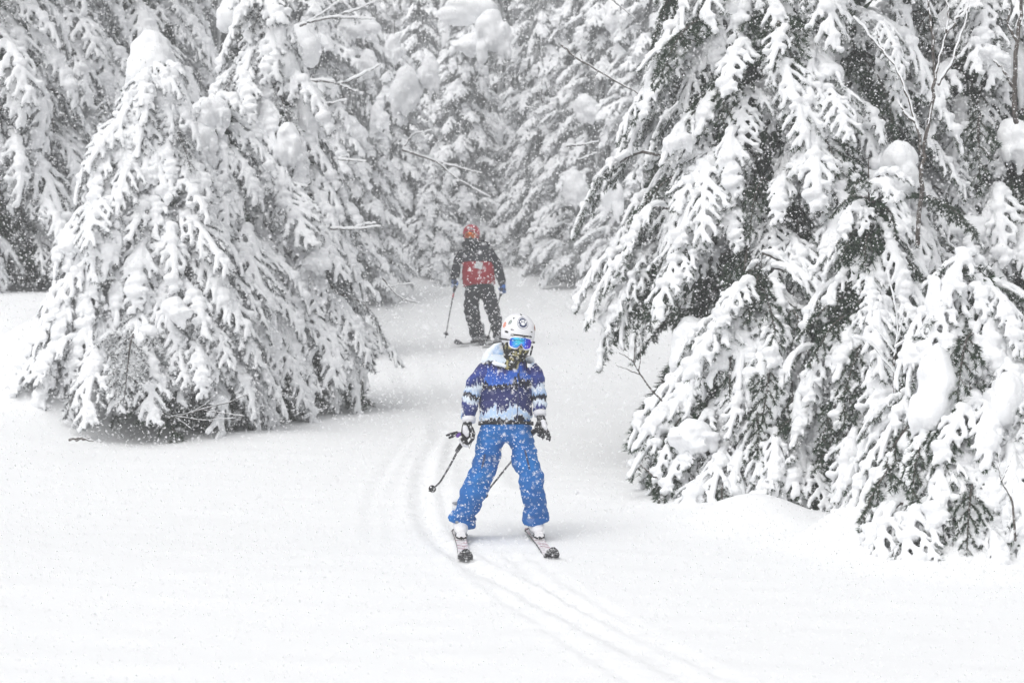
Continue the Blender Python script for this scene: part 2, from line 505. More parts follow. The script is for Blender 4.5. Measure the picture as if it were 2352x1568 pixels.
MASS_PALE = MASS_GREY.copy(); MASS_PALE.materials[0] = M['hazed_needle']
HEAVY_PALE = []
for L, rc, sn, nf in HEAVY:
    n2 = nf.copy(); n2.materials[0] = M['hazed_needle']; HEAVY_PALE.append((L, rc, sn, n2))
g = Geo(); g.tube([(0, 0, -.06), (0, 0, .25), (0, 0, .6), (0, 0, 1)], [.5, .4, .24, .04], 10)
TRUNK = g.mesh('trunk', [M['bark']])
g = Geo(); g.tube([(-1, 0, -.14), (-.5, 0, -.04), (0, 0, 0)], (.022, .018, .014), 6); LIMB = g.mesh('limb', [M['bark']])
# whole crowns for the trees far up the piste
def far_crown(seed, n, name):
    rg = np.random.default_rng(seed)
    src = []
    for L, rc, sn, nf in HEAVY:
        tmp = bpy.data.objects.new('tmp', sn); COL.objects.link(tmp)
        dc = tmp.modifiers.new('d', 'DECIMATE'); dc.ratio = .12
        dg = bpy.context.evaluated_depsgraph_get(); dg.update()
        m = bpy.data.meshes.new_from_object(tmp.evaluated_get(dg)); bpy.data.objects.remove(tmp)
        m.calc_loop_triangles()
        v = np.empty(len(m.vertices) * 3, np.float32); m.vertices.foreach_get('co', v)
        t = np.empty(len(m.loop_triangles) * 3, np.int32); m.loop_triangles.foreach_get('vertices', t)
        bpy.data.meshes.remove(m)
        nv = np.empty(len(nf.vertices) * 3, np.float32); nf.vertices.foreach_get('co', nv); nv = nv.reshape(-1, 3)
        k = sum(1 for p in nf.polygons if len(p.vertices) == 3)
        keep = rg.permutation(k)[:700]
        tri = np.array([list(nf.polygons[int(i)].vertices) for i in keep])
        c = nv[tri].mean(1, keepdims=True); nt = (c + (nv[tri] - c) * 1.9).reshape(-1, 3)
        src.append((rc, v.reshape(-1, 3), t.reshape(-1, 3), nt, np.arange(len(nt)).reshape(-1, 3)))
    V, T, mi, n0 = [], [], [], 0
    for i in range(n):
        u = (i + rg.random()) / n * .985; f = 1 - math.sqrt(1 - u); az = i * 2.39996 + rg.normal(0, .25)
        reach = ((1 - f) ** .85 + .08) * rg.uniform(.75, 1.1)
        rc, v, t, nt, tt = src[rg.integers(len(src))]
        s = min(reach / rc, .62 * rg.uniform(.8, 1.2)); r0 = max(0, reach - rc * s)
        E = np.array(Euler((rg.normal(0, .15), rg.normal(0, .15), az)).to_matrix())
        o = np.array([r0 * math.cos(az), r0 * math.sin(az), 5 * (.05 + .95 * f) + .15 * s - .25 * r0])
        for vv, ff, mm in ((v, t, 0), (nt, tt, 1)):
            V.append(vv @ E.T * s + o); T.append(ff + n0); n0 += len(vv); mi += [mm] * len(ff)
    return mesh_np(name, np.concatenate(V), np.concatenate(T), [M['snow'], M['hazed_needle']], mi, True)
FAR = [far_crown(61 + i, 70, 'crown') for i in range(3)]
def far_tree(base, H, Rad, i, label, group):
    t = empty('spruce_tree', base, label, 'spruce', group)
    c = link('crown', FAR[i % 3], t); c.scale = (Rad, Rad, H / 5.2); c.rotation_euler = (0, 0, i * 1.7)
    tr = link('trunk', TRUNK, t); tr.scale = (.03 * H, .03 * H, H * .9)
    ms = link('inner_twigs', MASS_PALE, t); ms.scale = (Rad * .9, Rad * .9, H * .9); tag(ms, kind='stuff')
    return t

def spruce(label, base, H, Rad, n, grey=False, heavy=False, seed=0, group=None, back=.45, skirt=.06, cat='spruce', gamma=.85, bare=.25, name='spruce_tree', top=1.0, size=.8, under=0, front=.0):
    """A snow laden spruce: trunk, inner twigs, boughs (each with its load of snow)."""
    rg = np.random.default_rng(1000 + seed)
    t = empty(name, base, label, cat, group)
    tr = link('trunk', TRUNK, t); tr.scale = (.035 * H, .035 * H, H * .92)
    ms = link('inner_twigs', (MASS_PALE if heavy == 'pale' else MASS_GREY) if heavy else MASS_DARK, t); ms.scale = (Rad, Rad, H * .93); ms.location = (0, 0, H * skirt * .9)
    ms.rotation_euler = (0, 0, rg.uniform(0, 6)); tag(ms, kind='stuff')
    for i in range(n):
        u = (i + rg.uniform(0, 1)) / n * .985
        f = (1 - math.sqrt(1 - u))
        az = i * 2.39996 + rg.normal(0, .25)
        if rg.random() < front: az = -math.pi / 2 + rg.normal(0, .85)      # the side facing the piste is the fullest
        if math.sin(az) > .45 and rg.random() > back: continue      # thin out the side away from the slope
        reach = Rad * (1 - f) ** gamma + .12
        deep = rg.random() < .4                     # some boughs end further inside the crown
        reach *= rg.uniform(.5, .85) if deep else rg.uniform(.85, 1.12)
        z = H * (skirt + (top - skirt) * f)
        if heavy:
            L, rc, sn, nf = (HEAVY_PALE if heavy == 'pale' else HEAVY)[rg.integers(len(HEAVY))]
            s = min(reach / rc, size * rg.uniform(.8, 1.2))
            b = link('bough', nf, t)
            c = link('snow_load', sn, b)
        else:
            cls = 'short' if reach < .4 else ('long' if reach > .9 and rg.random() < .4 else 'medium')
            L, rc, sn, nd, nf = KINDS[cls][rg.integers(len(KINDS[cls]))]
            s = min(max(reach / rc, .6), size * rg.uniform(.75, 1.15))
            laden = rg.random() > bare + .25 * deep
            b = link('bough', nf if grey else nd[laden], t)
            if laden: c = link('snow_load', sn, b)
        r0 = max(0, reach - rc * s)
        b.location = (r0 * math.cos(az), r0 * math.sin(az), z + .25 * s * L * .6 - .25 * r0)
        b.rotation_euler = (rg.normal(0, .14), rg.normal(0, .15) - .25 * (f > .8), az + rg.normal(0, .15))
        if r0 > .25 and not heavy:
            lm = link('limb', LIMB, b); lm.scale = (r0 / s, 1, 1)
        b.scale = (s, s * rg.uniform(.92, 1.12), s * rg.uniform(.92, 1.1))
    for i in range(under):                          # bare dark boughs low down, under the skirt
        az = i * 2.39996 + rg.normal(0, .3)
        L, rc, sn, nd, nf = KINDS['medium'][rg.integers(len(KINDS['medium']))]
        s = Rad * rg.uniform(.5, .8) / rc
        b = link('bough', nd[0], t); b.location = (0, 0, H * (.03 + skirt * rg.uniform(.35, 1.05))); b.rotation_euler = (rg.normal(0, .1), -.25, az); b.scale = (s, s, s * .8)
    return t

def pillow(parent, px, py, Y, w, h, d=None, seed=0, lobes=4, name='snow_pillow'):
    """A heap of settled snow lying on a bough: centre pixel, half width and half height in px. Lobes melt into one another, the underside is flat."""
    rg = np.random.default_rng(500 + seed)
    c = pt(px, py, Y + .2); k = Y / FPX
    w, h = w * k, h * k; d = d or (min(w, h) * .9 + .07)
    g = Geo()
    lean = rg.choice([-1, 1]) * rg.uniform(.15, .4)
    g.ball((lean * w * .3, 0, h * .18), (w * .72, d * .9, h * .8), 14)
    g.ball((-lean * w * .8, -.1 * d, -h * .25), (w * .6, d * .85, h * .62), 14)
    for q in range(lobes + 2):
        a = rg.uniform(0, 2 * np.pi)
        g.ball((math.cos(a) * w * .62, -rg.uniform(-.2, .5) * d, math.sin(a) * h * .55 - .15 * h), (w * rg.uniform(.22, .5), d * rg.uniform(.4, .7), h * rg.uniform(.22, .5)), 12)
    for q in range(4):                                # runs of snow down the twigs below the heap
        x0 = rg.uniform(-.8, .8) * w; r0 = min(w, h) * rg.uniform(.13, .24)
        g.tube([(x0, -.2 * d, -.3 * h), (x0 * 1.12, -.3 * d, -.85 * h), (x0 * 1.2, -.15 * d, -h * rg.uniform(1.0, 1.5))], [r0 * 1.5, r0, r0 * .55], 8)
    vx = max(.008, min(w, h) / 11)
    f1, f2 = lumpy(1.1 / max(w, h), .22 * min(w, h), seed), lumpy(3.2 / max(w, h), .085 * min(w, h), seed + 3)
    m = remesh(g, name, vx, [M['snow']], 5, 1, lambda co: f1(co) + f2(co))
    o = link(name, m, parent); o.location = Vector(c) - parent.location
    return o
def sapling(name, label, cat, strokes, Y, r=.011, snow=.0, group=None, part='branch'):
    """A bare sapling or branch: strokes are pixel polylines at distance Y (the first is the stem); snow lies on the upper side of each."""
    first = pt(*strokes[0][0], Y)
    t = empty(name, first, label, cat, group)
    rg = np.random.default_rng(int(first[0] * 100) % 9999)
    for i, st in enumerate(strokes):
        P = np.array([pt(p[0], p[1], Y + (p[2] if len(p) > 2 else 0)) for p in st]) - first
        tt = np.linspace(0, len(P) - 1, len(P) * 4)
        Q = np.stack([np.interp(tt, np.arange(len(P)), P[:, k]) for k in range(3)], 1)
        for _ in range(3): Q[1:-1] = (Q[:-2] + 2 * Q[1:-1] + Q[2:]) / 4
        Q[1:-1] += rg.normal(0, r * .35, Q[1:-1].shape)
        rr = np.linspace(r, r * .4, len(Q)) * (1 if i == 0 else .62)
        g = Geo(); g.tube(Q, rr, 6)
        o = link('stem' if i == 0 and part == 'branch' else part, g.mesh(part, [M['bark']]), t)
        if snow:
            g = Geo()
            m = rg.random(len(Q)) > .12
            tg = np.gradient(Q, axis=0); flat = np.hypot(tg[:, 0], tg[:, 1]) / (np.linalg.norm(tg, axis=1) + 1e-9)
            sr = snow * (.35 + .65 * flat) * (.75 + .5 * rg.random(len(Q)))
            g.tube(Q + np.array([0, -.3, .75]) * (rr + sr * .6)[:, None], np.maximum(sr, .003), 7)
            link('snow_ridge', g.mesh('snow_ridge', [M['snow']]), o)
    return t
# ------------------------------------------------------------------ trees where they stand
def gpt(px, Y, dz=-.05):
    """Ground point at distance Y below the pixel column px."""
    x = (px - 1176) / FPX * Y / math.cos(PITCH)
    return Vector(on_ground(x, Y, dz))
LEFT1 = spruce('snow capped spruce at the front left, tall dome of snow on its tip', gpt(335, 22.4), 3.75, 1.1, 300, grey=True, front=.4, gamma=.75, seed=1, under=22, skirt=.17, bare=.05, size=.85)
LEFT2 = spruce('wide grey spruce behind the snow domed one, its long right skirt reaching the piste', gpt(600, 25.0), 4.9, 1.22, 310, grey=True, front=.4, seed=2, under=22, skirt=.17, bare=.1, size=.9)
LEFT3 = spruce('spruce squeezed between the snow domed spruce and the wide grey one', gpt(490, 23.7), 3.5, .95, 210, grey=True, seed=9, under=12, skirt=.16, bare=.05, size=.85, front=.5, gamma=.75)
RIGHT1 = spruce('largest dark green spruce right of the piste, its boughs hung with snowy sprays', gpt(1800, 19.8), 8.0, 1.52, 330, seed=3, skirt=.23, bare=.17, front=.6, under=14)
RIGHT2 = spruce('low spruce at the foot of the big green spruce, nearest to the ski tracks', gpt(1750, 18.0), 1.95, .95, 220, front=.4, seed=4, gamma=.55, under=12, skirt=.09, bare=.22, size=.75)
RIGHT3 = spruce('spruce in the lower right corner with big round snow pillows on it', gpt(2240, 15.6), 2.0, .92, 220, front=.4, seed=5, skirt=.1, bare=.22, size=.72)
RIGHT6 = spruce('narrow spruce wedged between the low spruce and the lower right one', gpt(2000, 17.4), 2.7, .8, 200, seed=8, skirt=.07, bare=.3, front=.4, size=.72, under=10)
RIGHT4 = spruce('tall spruce at the upper right edge behind the bare sapling', gpt(2300, 20.5), 7.2, 1.6, 330, seed=6, skirt=.06, bare=.15, front=.6)
RIGHT5 = spruce('spruce standing left of and behind the big green spruce, its tips over the piste edge', gpt(1670, 22.0), 7.5, 1.0, 250, seed=7, under=12, skirt=.21, bare=.18, front=.4)

# left edge, in front of the forest
spruce('dark spruce at the left edge, behind the snow domed one', gpt(70, 33, -.1), 10, 1.7, 300, grey=True, seed=11, skirt=.06, size=1.25, bare=.12)
spruce('spruce at the upper left, between the dark edge tree and the wide grey one', gpt(270, 37, -.1), 11, 1.8, 260, grey=True, seed=12, skirt=.06, size=1.35, bare=.12)
spruce('spruce half cut off by the left edge of the picture', gpt(-70, 29, -.1), 9, 1.5, 240, grey=True, seed=13, skirt=.06, size=1.2, bare=.12)
# left of the piste, further up
MID = []
for i, (px, Y, H, Rd, n, lab) in enumerate([
    (700, 32.5, 8.5, .95, 150, 'snow plastered spruce just behind the right slope of the wide grey spruce'),
    (795, 42.0, 10.5, 1.05, 150, 'tall snow plastered spruce second behind the wide grey one, round lumps down its side'),
    (903, 47.5, 5.2, 1.0, 110, 'short pointed spruce, its white tip left of the huge overhanging snow lump'),
    (962, 51.0, 7.2, 1.2, 120, 'spruce behind the short pointed one, left of the red helmet'),
    (1065, 50.0, 6.9, 1.25, 130, 'spruce straight above the far skier carrying the huge overhanging snow lump'),
    (1160, 53.0, 9.5, 1.5, 120, 'hazy spruce right of the huge overhanging snow lump'),
    (1245, 49.5, 8.5, 1.1, 120, 'hazy slender spruce on the right where the piste turns out of sight'),
    (1345, 47.0, 9.0, 1.2, 130, 'snow draped spruce on the right edge of the piste above the far skier'),
    (1405, 45.5, 9.5, 1.35, 150, 'snow draped spruce left of the tips of the big green spruce'),
    (1530, 40.0, 10.0, 1.4, 160, 'white spruce behind the left tips of the big green spruce'),
    (1950, 29.0, 10, 1.9, 170, 'spruce glimpsed through the gaps of the big green spruce'),
    (2180, 27.0, 10, 1.8, 170, 'pale spruce behind the bare sapling in the upper right'),
    (2420, 24.0, 9, 1.7, 170, 'spruce cut off by the right edge of the picture'),
    (500, 40.0, 11, 1.9, 130, 'spruce top seen above the snow domed one'),
    (640, 43.0, 12, 1.9, 130, 'spruce top seen behind the wide grey one')]):
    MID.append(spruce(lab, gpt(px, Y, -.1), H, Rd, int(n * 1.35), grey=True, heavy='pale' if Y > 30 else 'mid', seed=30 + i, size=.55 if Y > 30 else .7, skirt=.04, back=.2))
for i, (px, py, H, Rd, lab) in enumerate([
    (1185, 566, 3.4, .95, 'small buried spruce closing the piste just right of the red helmet'),
    (1120, 545, 5.2, 1.2, 'pale spruce directly behind the red helmet'),
    (1045, 560, 4.6, 1.1, 'pale spruce just left of the red helmet'),
    (1000, 618, 2.2, .8, 'snow smothered little spruce beside the left elbow of the far skier'),
    (1245, 612, 4.2, 1.0, 'little white spruce at the right end of the gap behind the far skier')]):
    g0 = ground_hit(px, py)
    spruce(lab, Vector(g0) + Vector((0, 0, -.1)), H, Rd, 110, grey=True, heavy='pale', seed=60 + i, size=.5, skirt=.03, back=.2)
frg = np.random.default_rng(8)
for i in range(22):
    Y = 58 + 26 * frg.random(); x = (-.2 + .36 * (i + frg.random()) / 22) * Y
    far_tree(Vector(on_ground(x, Y, -.2)), frg.uniform(9, 13), frg.uniform(1.5, 2.2), i, 'snow laden spruce in the hazy far row closing the view up the slope', 'far spruces up the slope')

# pillows and caps of snow on the boughs
for i, (tr, px, py, Y, w, h, nm) in enumerate([
    (LEFT1, 345, 150, 22.3, 72, 88, 'snow_cap'), (LEFT1, 385, 225, 22.1, 42, 70, 'snow_cap'), (LEFT1, 402, 712, 21.2, 46, 30, 'snow_pillow'),
    (LEFT1, 300, 330, 21.9, 55, 38, 'snow_pillow'), (LEFT1, 170, 560, 21.7, 38, 26, 'snow_pillow'),
    (LEFT3, 492, 262, 23.3, 40, 46, 'snow_cap'), (LEFT3, 470, 330, 23.1, 34, 40, 'snow_pillow'), (LEFT2, 560, 25, 24.9, 85, 55, 'snow_cap'), (LEFT2, 640, 110, 24.6, 40, 90, 'snow_cap'), (LEFT2, 728, 595, 23.8, 38, 30, 'snow_pillow'), (LEFT2, 700, 250, 24.7, 40, 70, 'snow_pillow'),
    (LEFT2, 660, 330, 24.2, 34, 55, 'snow_pillow'), (LEFT2, 600, 830, 23.8, 30, 32, 'snow_pillow'),
    (RIGHT1, 1690, 15, 18.9, 42, 45, 'snow_pillow'), (RIGHT1, 1560, 325, 18.6, 42, 24, 'snow_pillow'), (RIGHT1, 1596, 785, 18.4, 58, 62, 'snow_pillow'), (RIGHT1, 1570, 835, 18.3, 36, 62, 'snow_pillow'),
    (RIGHT1, 1715, 720, 18.7, 24, 26, 'snow_pillow'), (RIGHT1, 1920, 505, 18.8, 32, 26, 'snow_pillow'), (RIGHT1, 1900, 170, 18.6, 45, 30, 'snow_pillow'),
    (RIGHT4, 2060, 385, 18.6, 58, 62, 'snow_pillow'), (RIGHT4, 2230, 530, 19.2, 80, 45, 'snow_pillow'), (RIGHT4, 2330, 330, 19.3, 48, 60, 'snow_pillow'), (RIGHT4, 2320, 120, 19.6, 45, 110, 'snow_pillow'), (RIGHT4, 2280, 130, 19.2, 40, 25, 'snow_pillow'),
    (RIGHT3, 2150, 890, 15.0, 62, 105, 'snow_pillow'), (RIGHT3, 2215, 850, 15.2, 50, 55, 'snow_pillow'), (RIGHT3, 2305, 925, 14.9, 58, 75, 'snow_pillow'), (RIGHT3, 2105, 815, 15.3, 36, 30, 'snow_pillow'), (RIGHT3, 2150, 700, 15.3, 26, 70, 'snow_pillow'),
    (RIGHT2, 2030, 1165, 16.2, 62, 72, 'snow_pillow'), (RIGHT2, 1985, 1110, 16.6, 40, 28, 'snow_pillow'), (RIGHT2, 1590, 1000, 17.2, 58, 40, 'snow_pillow'), (RIGHT2, 1885, 790, 17.5, 22, 22, 'snow_cap'),
    (MID[4], 1075, 25, 48.5, 85, 35, 'snow_pillow'), (MID[4], 1128, 70, 48.2, 46, 55, 'snow_pillow'), (MID[4], 1090, 100, 48.4, 60, 28, 'snow_pillow'),
    (MID[1], 795, 300, 40.9, 58, 36, 'snow_pillow'), (MID[0], 700, 100, 31.6, 42, 55, 'snow_pillow'), (MID[1], 845, 145, 40.9, 28, 30, 'snow_pillow'), (MID[1], 870, 270, 40.9, 25, 32, 'snow_pillow'),
    (MID[2], 903, 110, 46.6, 26, 36, 'snow_cap'), (MID[2], 930, 200, 46.6, 42, 55, 'snow_pillow'), (MID[1], 830, 65, 40.9, 45, 28, 'snow_pillow'), (MID[3], 1037, 440, 50.2, 30, 30, 'snow_pillow'),
    (MID[7], 1330, 190, 46.8, 45, 38, 'snow_pillow'), (MID[7], 1265, 330, 46.9, 20, 24, 'snow_pillow'), (MID[8], 1320, 430, 44.4, 34, 42, 'snow_pillow'), (MID[8], 1345, 250, 44.4, 38, 32, 'snow_pillow'), (MID[8], 1420, 40, 44.4, 45, 50, 'snow_pillow'), (MID[9], 1400, 430, 38.8, 30, 60, 'snow_pillow'),
    (MID[3], 985, 560, 50.2, 50, 35, 'snow_pillow'), (MID[5], 1130, 300, 52.0, 32, 45, 'snow_pillow'), (MID[6], 1215, 410, 48.4, 30, 45, 'snow_pillow'), (MID[2], 985, 165, 46.6, 26, 50, 'snow_pillow')]):
    pillow(tr, px, py, Y, w, h, seed=i, name=nm)

# bare saplings and branches
sapling('bare_sapling', 'thin bare sapling forking three ways in front of the upper right spruces', 'sapling', [
    [(2108, 560), (2115, 408), (2120, 358), (2138, 254), (2149, 168), (2143, 91), (2134, 27), (2126, -40)],
    [(2149, 168), (2174, 77), (2177, 20), (2185, -40)], [(2156, 195), (2188, 140), (2220, 41), (2228, -20)],
    [(2119, 358), (2097, 267), (2075, 190), (2038, 131), (1993, 77), (1961, 41)], [(2030, 122), (2014, 68)], [(2177, 75), (2205, 40), (2215, 10)], [(2100, 280), (2080, 262), (2062, 232)]], 16.9, .017, .012)
sapling('bare_sapling', 'bare dark stem at the upper right edge of the picture', 'sapling', [
    [(2334, 280), (2329, 199), (2337, 91), (2349, -10), (2352, -60)], [(2326, 199), (2301, 154), (2283, 140)], [(2336, 95), (2315, 60), (2318, 20)]], 18.2, .022, .008)
sapling('bare_sapling', 'small bare forked sapling left of the biggest snow pillow', 'sapling', [
    [(2055, 940), (2053, 855), (2053, 817), (2060, 775), (2057, 705), (2039, 625)], [(2053, 855), (2025, 817), (1997, 785), (1964, 775)],
    [(2057, 799), (2095, 771), (2128, 742)], [(2053, 808), (2025, 771), (2006, 747)], [(2060, 785), (2070, 745), (2076, 710)]], 15.9, .010, .013)
sapling('bare_sapling', 'snowless twig sticking out left of the low spruce, over the piste', 'twig', [
    [(1520, 920), (1490, 888), (1467, 855), (1455, 832), (1458, 785)], [(1471, 860), (1445, 850), (1415, 838)], [(1455, 831), (1440, 818), (1422, 810)], [(1467, 850), (1472, 820), (1470, 800)]], 17.6, .007, 0)
sapling('bare_sapling', 'thin dark stem between the snowy sprays of the lower right spruce', 'sapling', [
    [(2332, 1240), (2327, 1150), (2294, 1094), (2294, 1042)], [(2300, 1104), (2316, 1070), (2326, 1040)]], 14.5, .008, .006)
sapling('broken_branch', 'short broken stick poking up at the left foot of the low spruce', 'stick', [[(1509, 1099), (1490, 1084), (1469, 1066)]], 17.3, .008, 0)
sapling('bare_sapling', 'arching snow covered branch left of the far trees, forking like a wishbone', 'branch', [
    [(700, 187), (745, 186), (783, 195), (824, 178), (873, 148)], [(783, 196), (810, 208), (832, 215)]], 30, .018, .018)
sapling('bare_sapling', 'bundle of bare snowy branches leaning right at the top, left of the middle', 'branch', [
    [(690, 60), (705, 53), (766, 41), (815, 25), (870, 0)], [(705, 53), (750, 25), (800, -10)], [(766, 41), (830, 43), (862, 45)], [(700, 225), (754, 240), (795, 230)]], 31, .016, .016)
sapling('broken_branch', 'level snowy branch pointing right below the wishbone shaped one', 'branch', [[(725, 360), (790, 368), (840, 371)], [(770, 366), (800, 356)]], 31, .014, .014)
sapling('broken_branch', 'snowy stick jutting right from the wide grey spruce at mid height', 'branch', [[(760, 526), (800, 527), (873, 521)], [(800, 527), (840, 515), (862, 513)]], 24, .011, .012)
sapling('bare_sapling', 'long thin branch slanting down to the right above the red helmet', 'branch', [
    [(925, 345), (988, 367), (1050, 385), (1105, 398)], [(1000, 370), (1060, 418), (1127, 453)], [(930, 335), (945, 310), (990, 300)]], 41, .022, .016)
sapling('bare_sapling', 'long leafless branch slanting down right, over the draped trees right of the piste', 'branch', [
    [(1290, 105), (1320, 131), (1373, 164), (1447, 205), (1480, 225)], [(1373, 164), (1362, 185)], [(1405, 0), (1425, 15), (1459, 45)], [(1340, 142), (1330, 120)]], 27, .014, .006)
sapling('broken_branch', 'level snow topped stick on the right side of the piste', 'branch', [[(1303, 336), (1335, 333), (1375, 326)], [(1330, 368), (1370, 352)]], 29, .012, .014)
sapling('drooping_twig', 'drooping bare twig beside the right skirt of the wide grey spruce', 'twig', [[(880, 640), (905, 672), (930, 690), (968, 697)], [(885, 660), (915, 655), (950, 650)], [(905, 672), (912, 640)]], 25.5, .009, .008)
sapling('fallen_branch', 'tangle of dead twigs lying under the snow domed spruce', 'twigs', [[(380, 960), (430, 950), (520, 925), (570, 905)], [(400, 955), (460, 965), (540, 960)], [(430, 950), (470, 930), (500, 900)], [(360, 940), (400, 955), (440, 985)], [(470, 942), (520, 950), (560, 955)]], 21.6, .008, .004)
sapling('fallen_branch', 'dark twig tips showing through the snow mound at the lower left', 'twigs', [[(160, 1010), (185, 1005), (215, 1013)], [(175, 1012), (190, 1002)], [(190, 1010), (208, 1004)]], 20.2, .012, .004)
# ------------------------------------------------------------------ cloth and gear materials
def ramp_mat(name, stops, axis_from, axis_to, jag=.0, jag_scale=40, rough=.75, speckle=None):
    """Printed cloth: colour bands up the garment (object Z from axis_from to axis_to), band edges ragged like tree tops."""
    m = new_mat(name, rough=rough, spec=.25)
    n, l, b = nodes(m)
    tc = n.new('ShaderNodeTexCoord'); sx = n.new('ShaderNodeSeparateXYZ'); l.new(tc.outputs['Object'], sx.inputs[0])
    mp = n.new('ShaderNodeMapping'); mp.inputs['Scale'].default_value = (1, .6, .16); l.new(tc.outputs['Object'], mp.inputs['Vector'])
    tx = n.new('ShaderNodeTexNoise'); tx.inputs['Scale'].default_value = jag_scale; tx.inputs['Detail'].default_value = 3; tx.inputs['Roughness'].default_value = .65
    l.new(mp.outputs[0], tx.inputs['Vector'])
    big = n.new('ShaderNodeTexNoise'); big.inputs['Scale'].default_value = 5.5; big.inputs['Detail'].default_value = 2; l.new(tc.outputs['Object'], big.inputs['Vector'])
    def math_(op, a, bb):
        k = n.new('ShaderNodeMath'); k.operation = op
        for i, v in enumerate((a, bb)):
            if isinstance(v, (int, float)): k.inputs[i].default_value = v
            else: l.new(v, k.inputs[i])
        return k.outputs[0]
    z = math_('ADD', sx.outputs[2], math_('MULTIPLY', math_('SUBTRACT', tx.outputs[0], .5), jag))
    z = math_('ADD', z, math_('MULTIPLY', math_('SUBTRACT', big.outputs[0], .5), jag * 1.7))
    t = math_('DIVIDE', math_('SUBTRACT', z, axis_from), axis_to - axis_from)
    rp = n.new('ShaderNodeValToRGB'); l.new(t, rp.inputs[0])
    el = rp.color_ramp.elements
    while len(el) < len(stops): el.new(.5)
    for e, (p, c) in zip(el, stops): e.position = p; e.color = (*c, 1)
    l.new(rp.outputs[0], b.inputs['Base Color'])
    return m

NAVY, INK, BLUE, SKYB, ICE = (.016, .026, .125), (.008, .009, .024), (.018, .10, .46), (.30, .44, .68), (.62, .70, .80)
M['trouser_blue'] = new_mat('trouser_blue', (.01, .115, .42), .7)
noise_mix(M['trouser_blue'], (.003, .105, .37), (.006, .155, .48), 5, .35, .65)
M['glove_black'] = new_mat('glove_black', (.02, .02, .024), .6)
M['glove_white'] = new_mat('glove_white', (.72, .72, .76), .6)
M['purple'] = new_mat('purple', (.12, .05, .3), .6)
M['skin'] = new_mat('skin', (.55, .36, .28), .5)
M['helmet_white'] = new_mat('helmet_white', (.84, .84, .87), .35, spec=.5)
M['helmet_red'] = new_mat('helmet_red', (.5, .04, .05), .4, spec=.5)
noise_mix(M['helmet_red'], (.30, .004, .018), (.42, .02, .045), 18, .45, .6)
M['black'] = new_mat('black', (.018, .018, .02), .5)
M['print_navy'] = new_mat('print_navy', (.03, .045, .12), .5)
M['grey'] = new_mat('grey', (.3, .31, .33), .5)
M['white_plastic'] = new_mat('white_plastic', (.8, .79, .81), .4, spec=.5)
M['pink'] = new_mat('pink', (.62, .36, .42), .5)
M['orange_print'] = new_mat('orange_print', (.75, .25, .15), .5)
M['green_print'] = new_mat('green_print', (.20, .26, .24), .5); noise_mix(M['green_print'], (.08, .12, .11), (.4, .46, .42), 160, .4, .6)
M['red_print'] = new_mat('red_print', (.45, .06, .09), .5); noise_mix(M['red_print'], (.4, .03, .06), (.45, .36, .16), 120, .4, .6)
M['camo'] = new_mat('camo', (.1, .1, .05), .8)
_r = noise_mix(M['camo'], (.018, .018, .018), (.09, .085, .055), 30, .50, .64, 2)
_e = _r.color_ramp.elements.new(.70); _e.color = (.36, .36, .34, 1)
_r.color_ramp.elements[1].position = .56; _e = _r.color_ramp.elements.new(.60); _e.color = (.38, .33, .09, 1)
M['hood_ice'] = new_mat('hood_ice', (.6, .7, .82), .75); noise_mix(M['hood_ice'], (.25, .42, .68), (.80, .84, .90), 7, .34, .48)
M['pole'] = new_mat('pole', (.09, .09, .1), .4, .3); noise_mix(M['pole'], (.03, .03, .035), (.3, .3, .32), 26, .5, .62)
M['dark_cloth'] = new_mat('dark_cloth', (.012, .014, .02), .8)
M['red_cloth'] = new_mat('red_cloth', (.27, .018, .04), .75); noise_mix(M['red_cloth'], (.18, .006, .018), (.30, .012, .03), 6, .4, .6)
M['glove_blue'] = new_mat('glove_blue', (.03, .07, .22), .7); noise_mix(M['glove_blue'], (.02, .025, .05), (.05, .16, .5), 14, .42, .58)
M['ski_top'] = new_mat('ski_top', (.75, .72, .74), .45)
_r = noise_mix(M['ski_top'], (.42, .22, .27), (.80, .78, .80), 26, .36, .50, 4)
M['ski_dark'] = new_mat('ski_dark', (.05, .05, .05), .5); noise_mix(M['ski_dark'], (.025, .025, .027), (.55, .55, .56), 70, .52, .68)
# mirrored goggle lens: a thin coating whose colour shifts with the angle it is seen at
def mirror_lens(name, stops):
    m = new_mat(name, (.1, .2, .8), .14, .75, .6); n, l, b = nodes(m)
    lw = n.new('ShaderNodeLayerWeight'); lw.inputs[0].default_value = .45
    rp = n.new('ShaderNodeValToRGB'); l.new(lw.outputs['Facing'], rp.inputs[0]); el = rp.color_ramp.elements
    while len(el) < len(stops): el.new(.5)
    for e, (p, c) in zip(el, stops): e.position = p; e.color = (*c, 1)
    l.new(rp.outputs[0], b.inputs['Base Color'])
    return m
M['lens_blue'] = mirror_lens('lens_blue', [(0, (.08, .66, .80)), (.05, (.05, .45, .90)), (.13, (.03, .12, .82)), (.3, (.09, .03, .60))])
M['lens_orange'] = mirror_lens('lens_orange', [(0, (.6, .16, .02)), (.4, (.5, .04, .01))])
for k, (sc, st) in {'trouser_blue': (14, .7), 'dark_cloth': (14, .6), 'red_cloth': (14, .6)}.items():
    add_bump(M[k], sc, st, .02, 5, stretch=(.6, .6, 1.6))

def creases(amp, fz, seed):
    """Folds running mostly round the limb."""
    def f(co):
        out = np.empty(len(co))
        for i, c in enumerate(co):
            a = noise.noise(Vector((c[0] * 7 + seed, c[1] * 7, c[2] * fz)))
            b2 = noise.noise(Vector((c[0] * 16, c[1] * 16 + seed, c[2] * fz * 1.9)))
            out[i] = amp * (a + .5 * b2 - .25 * abs(a))
        return out
    return f

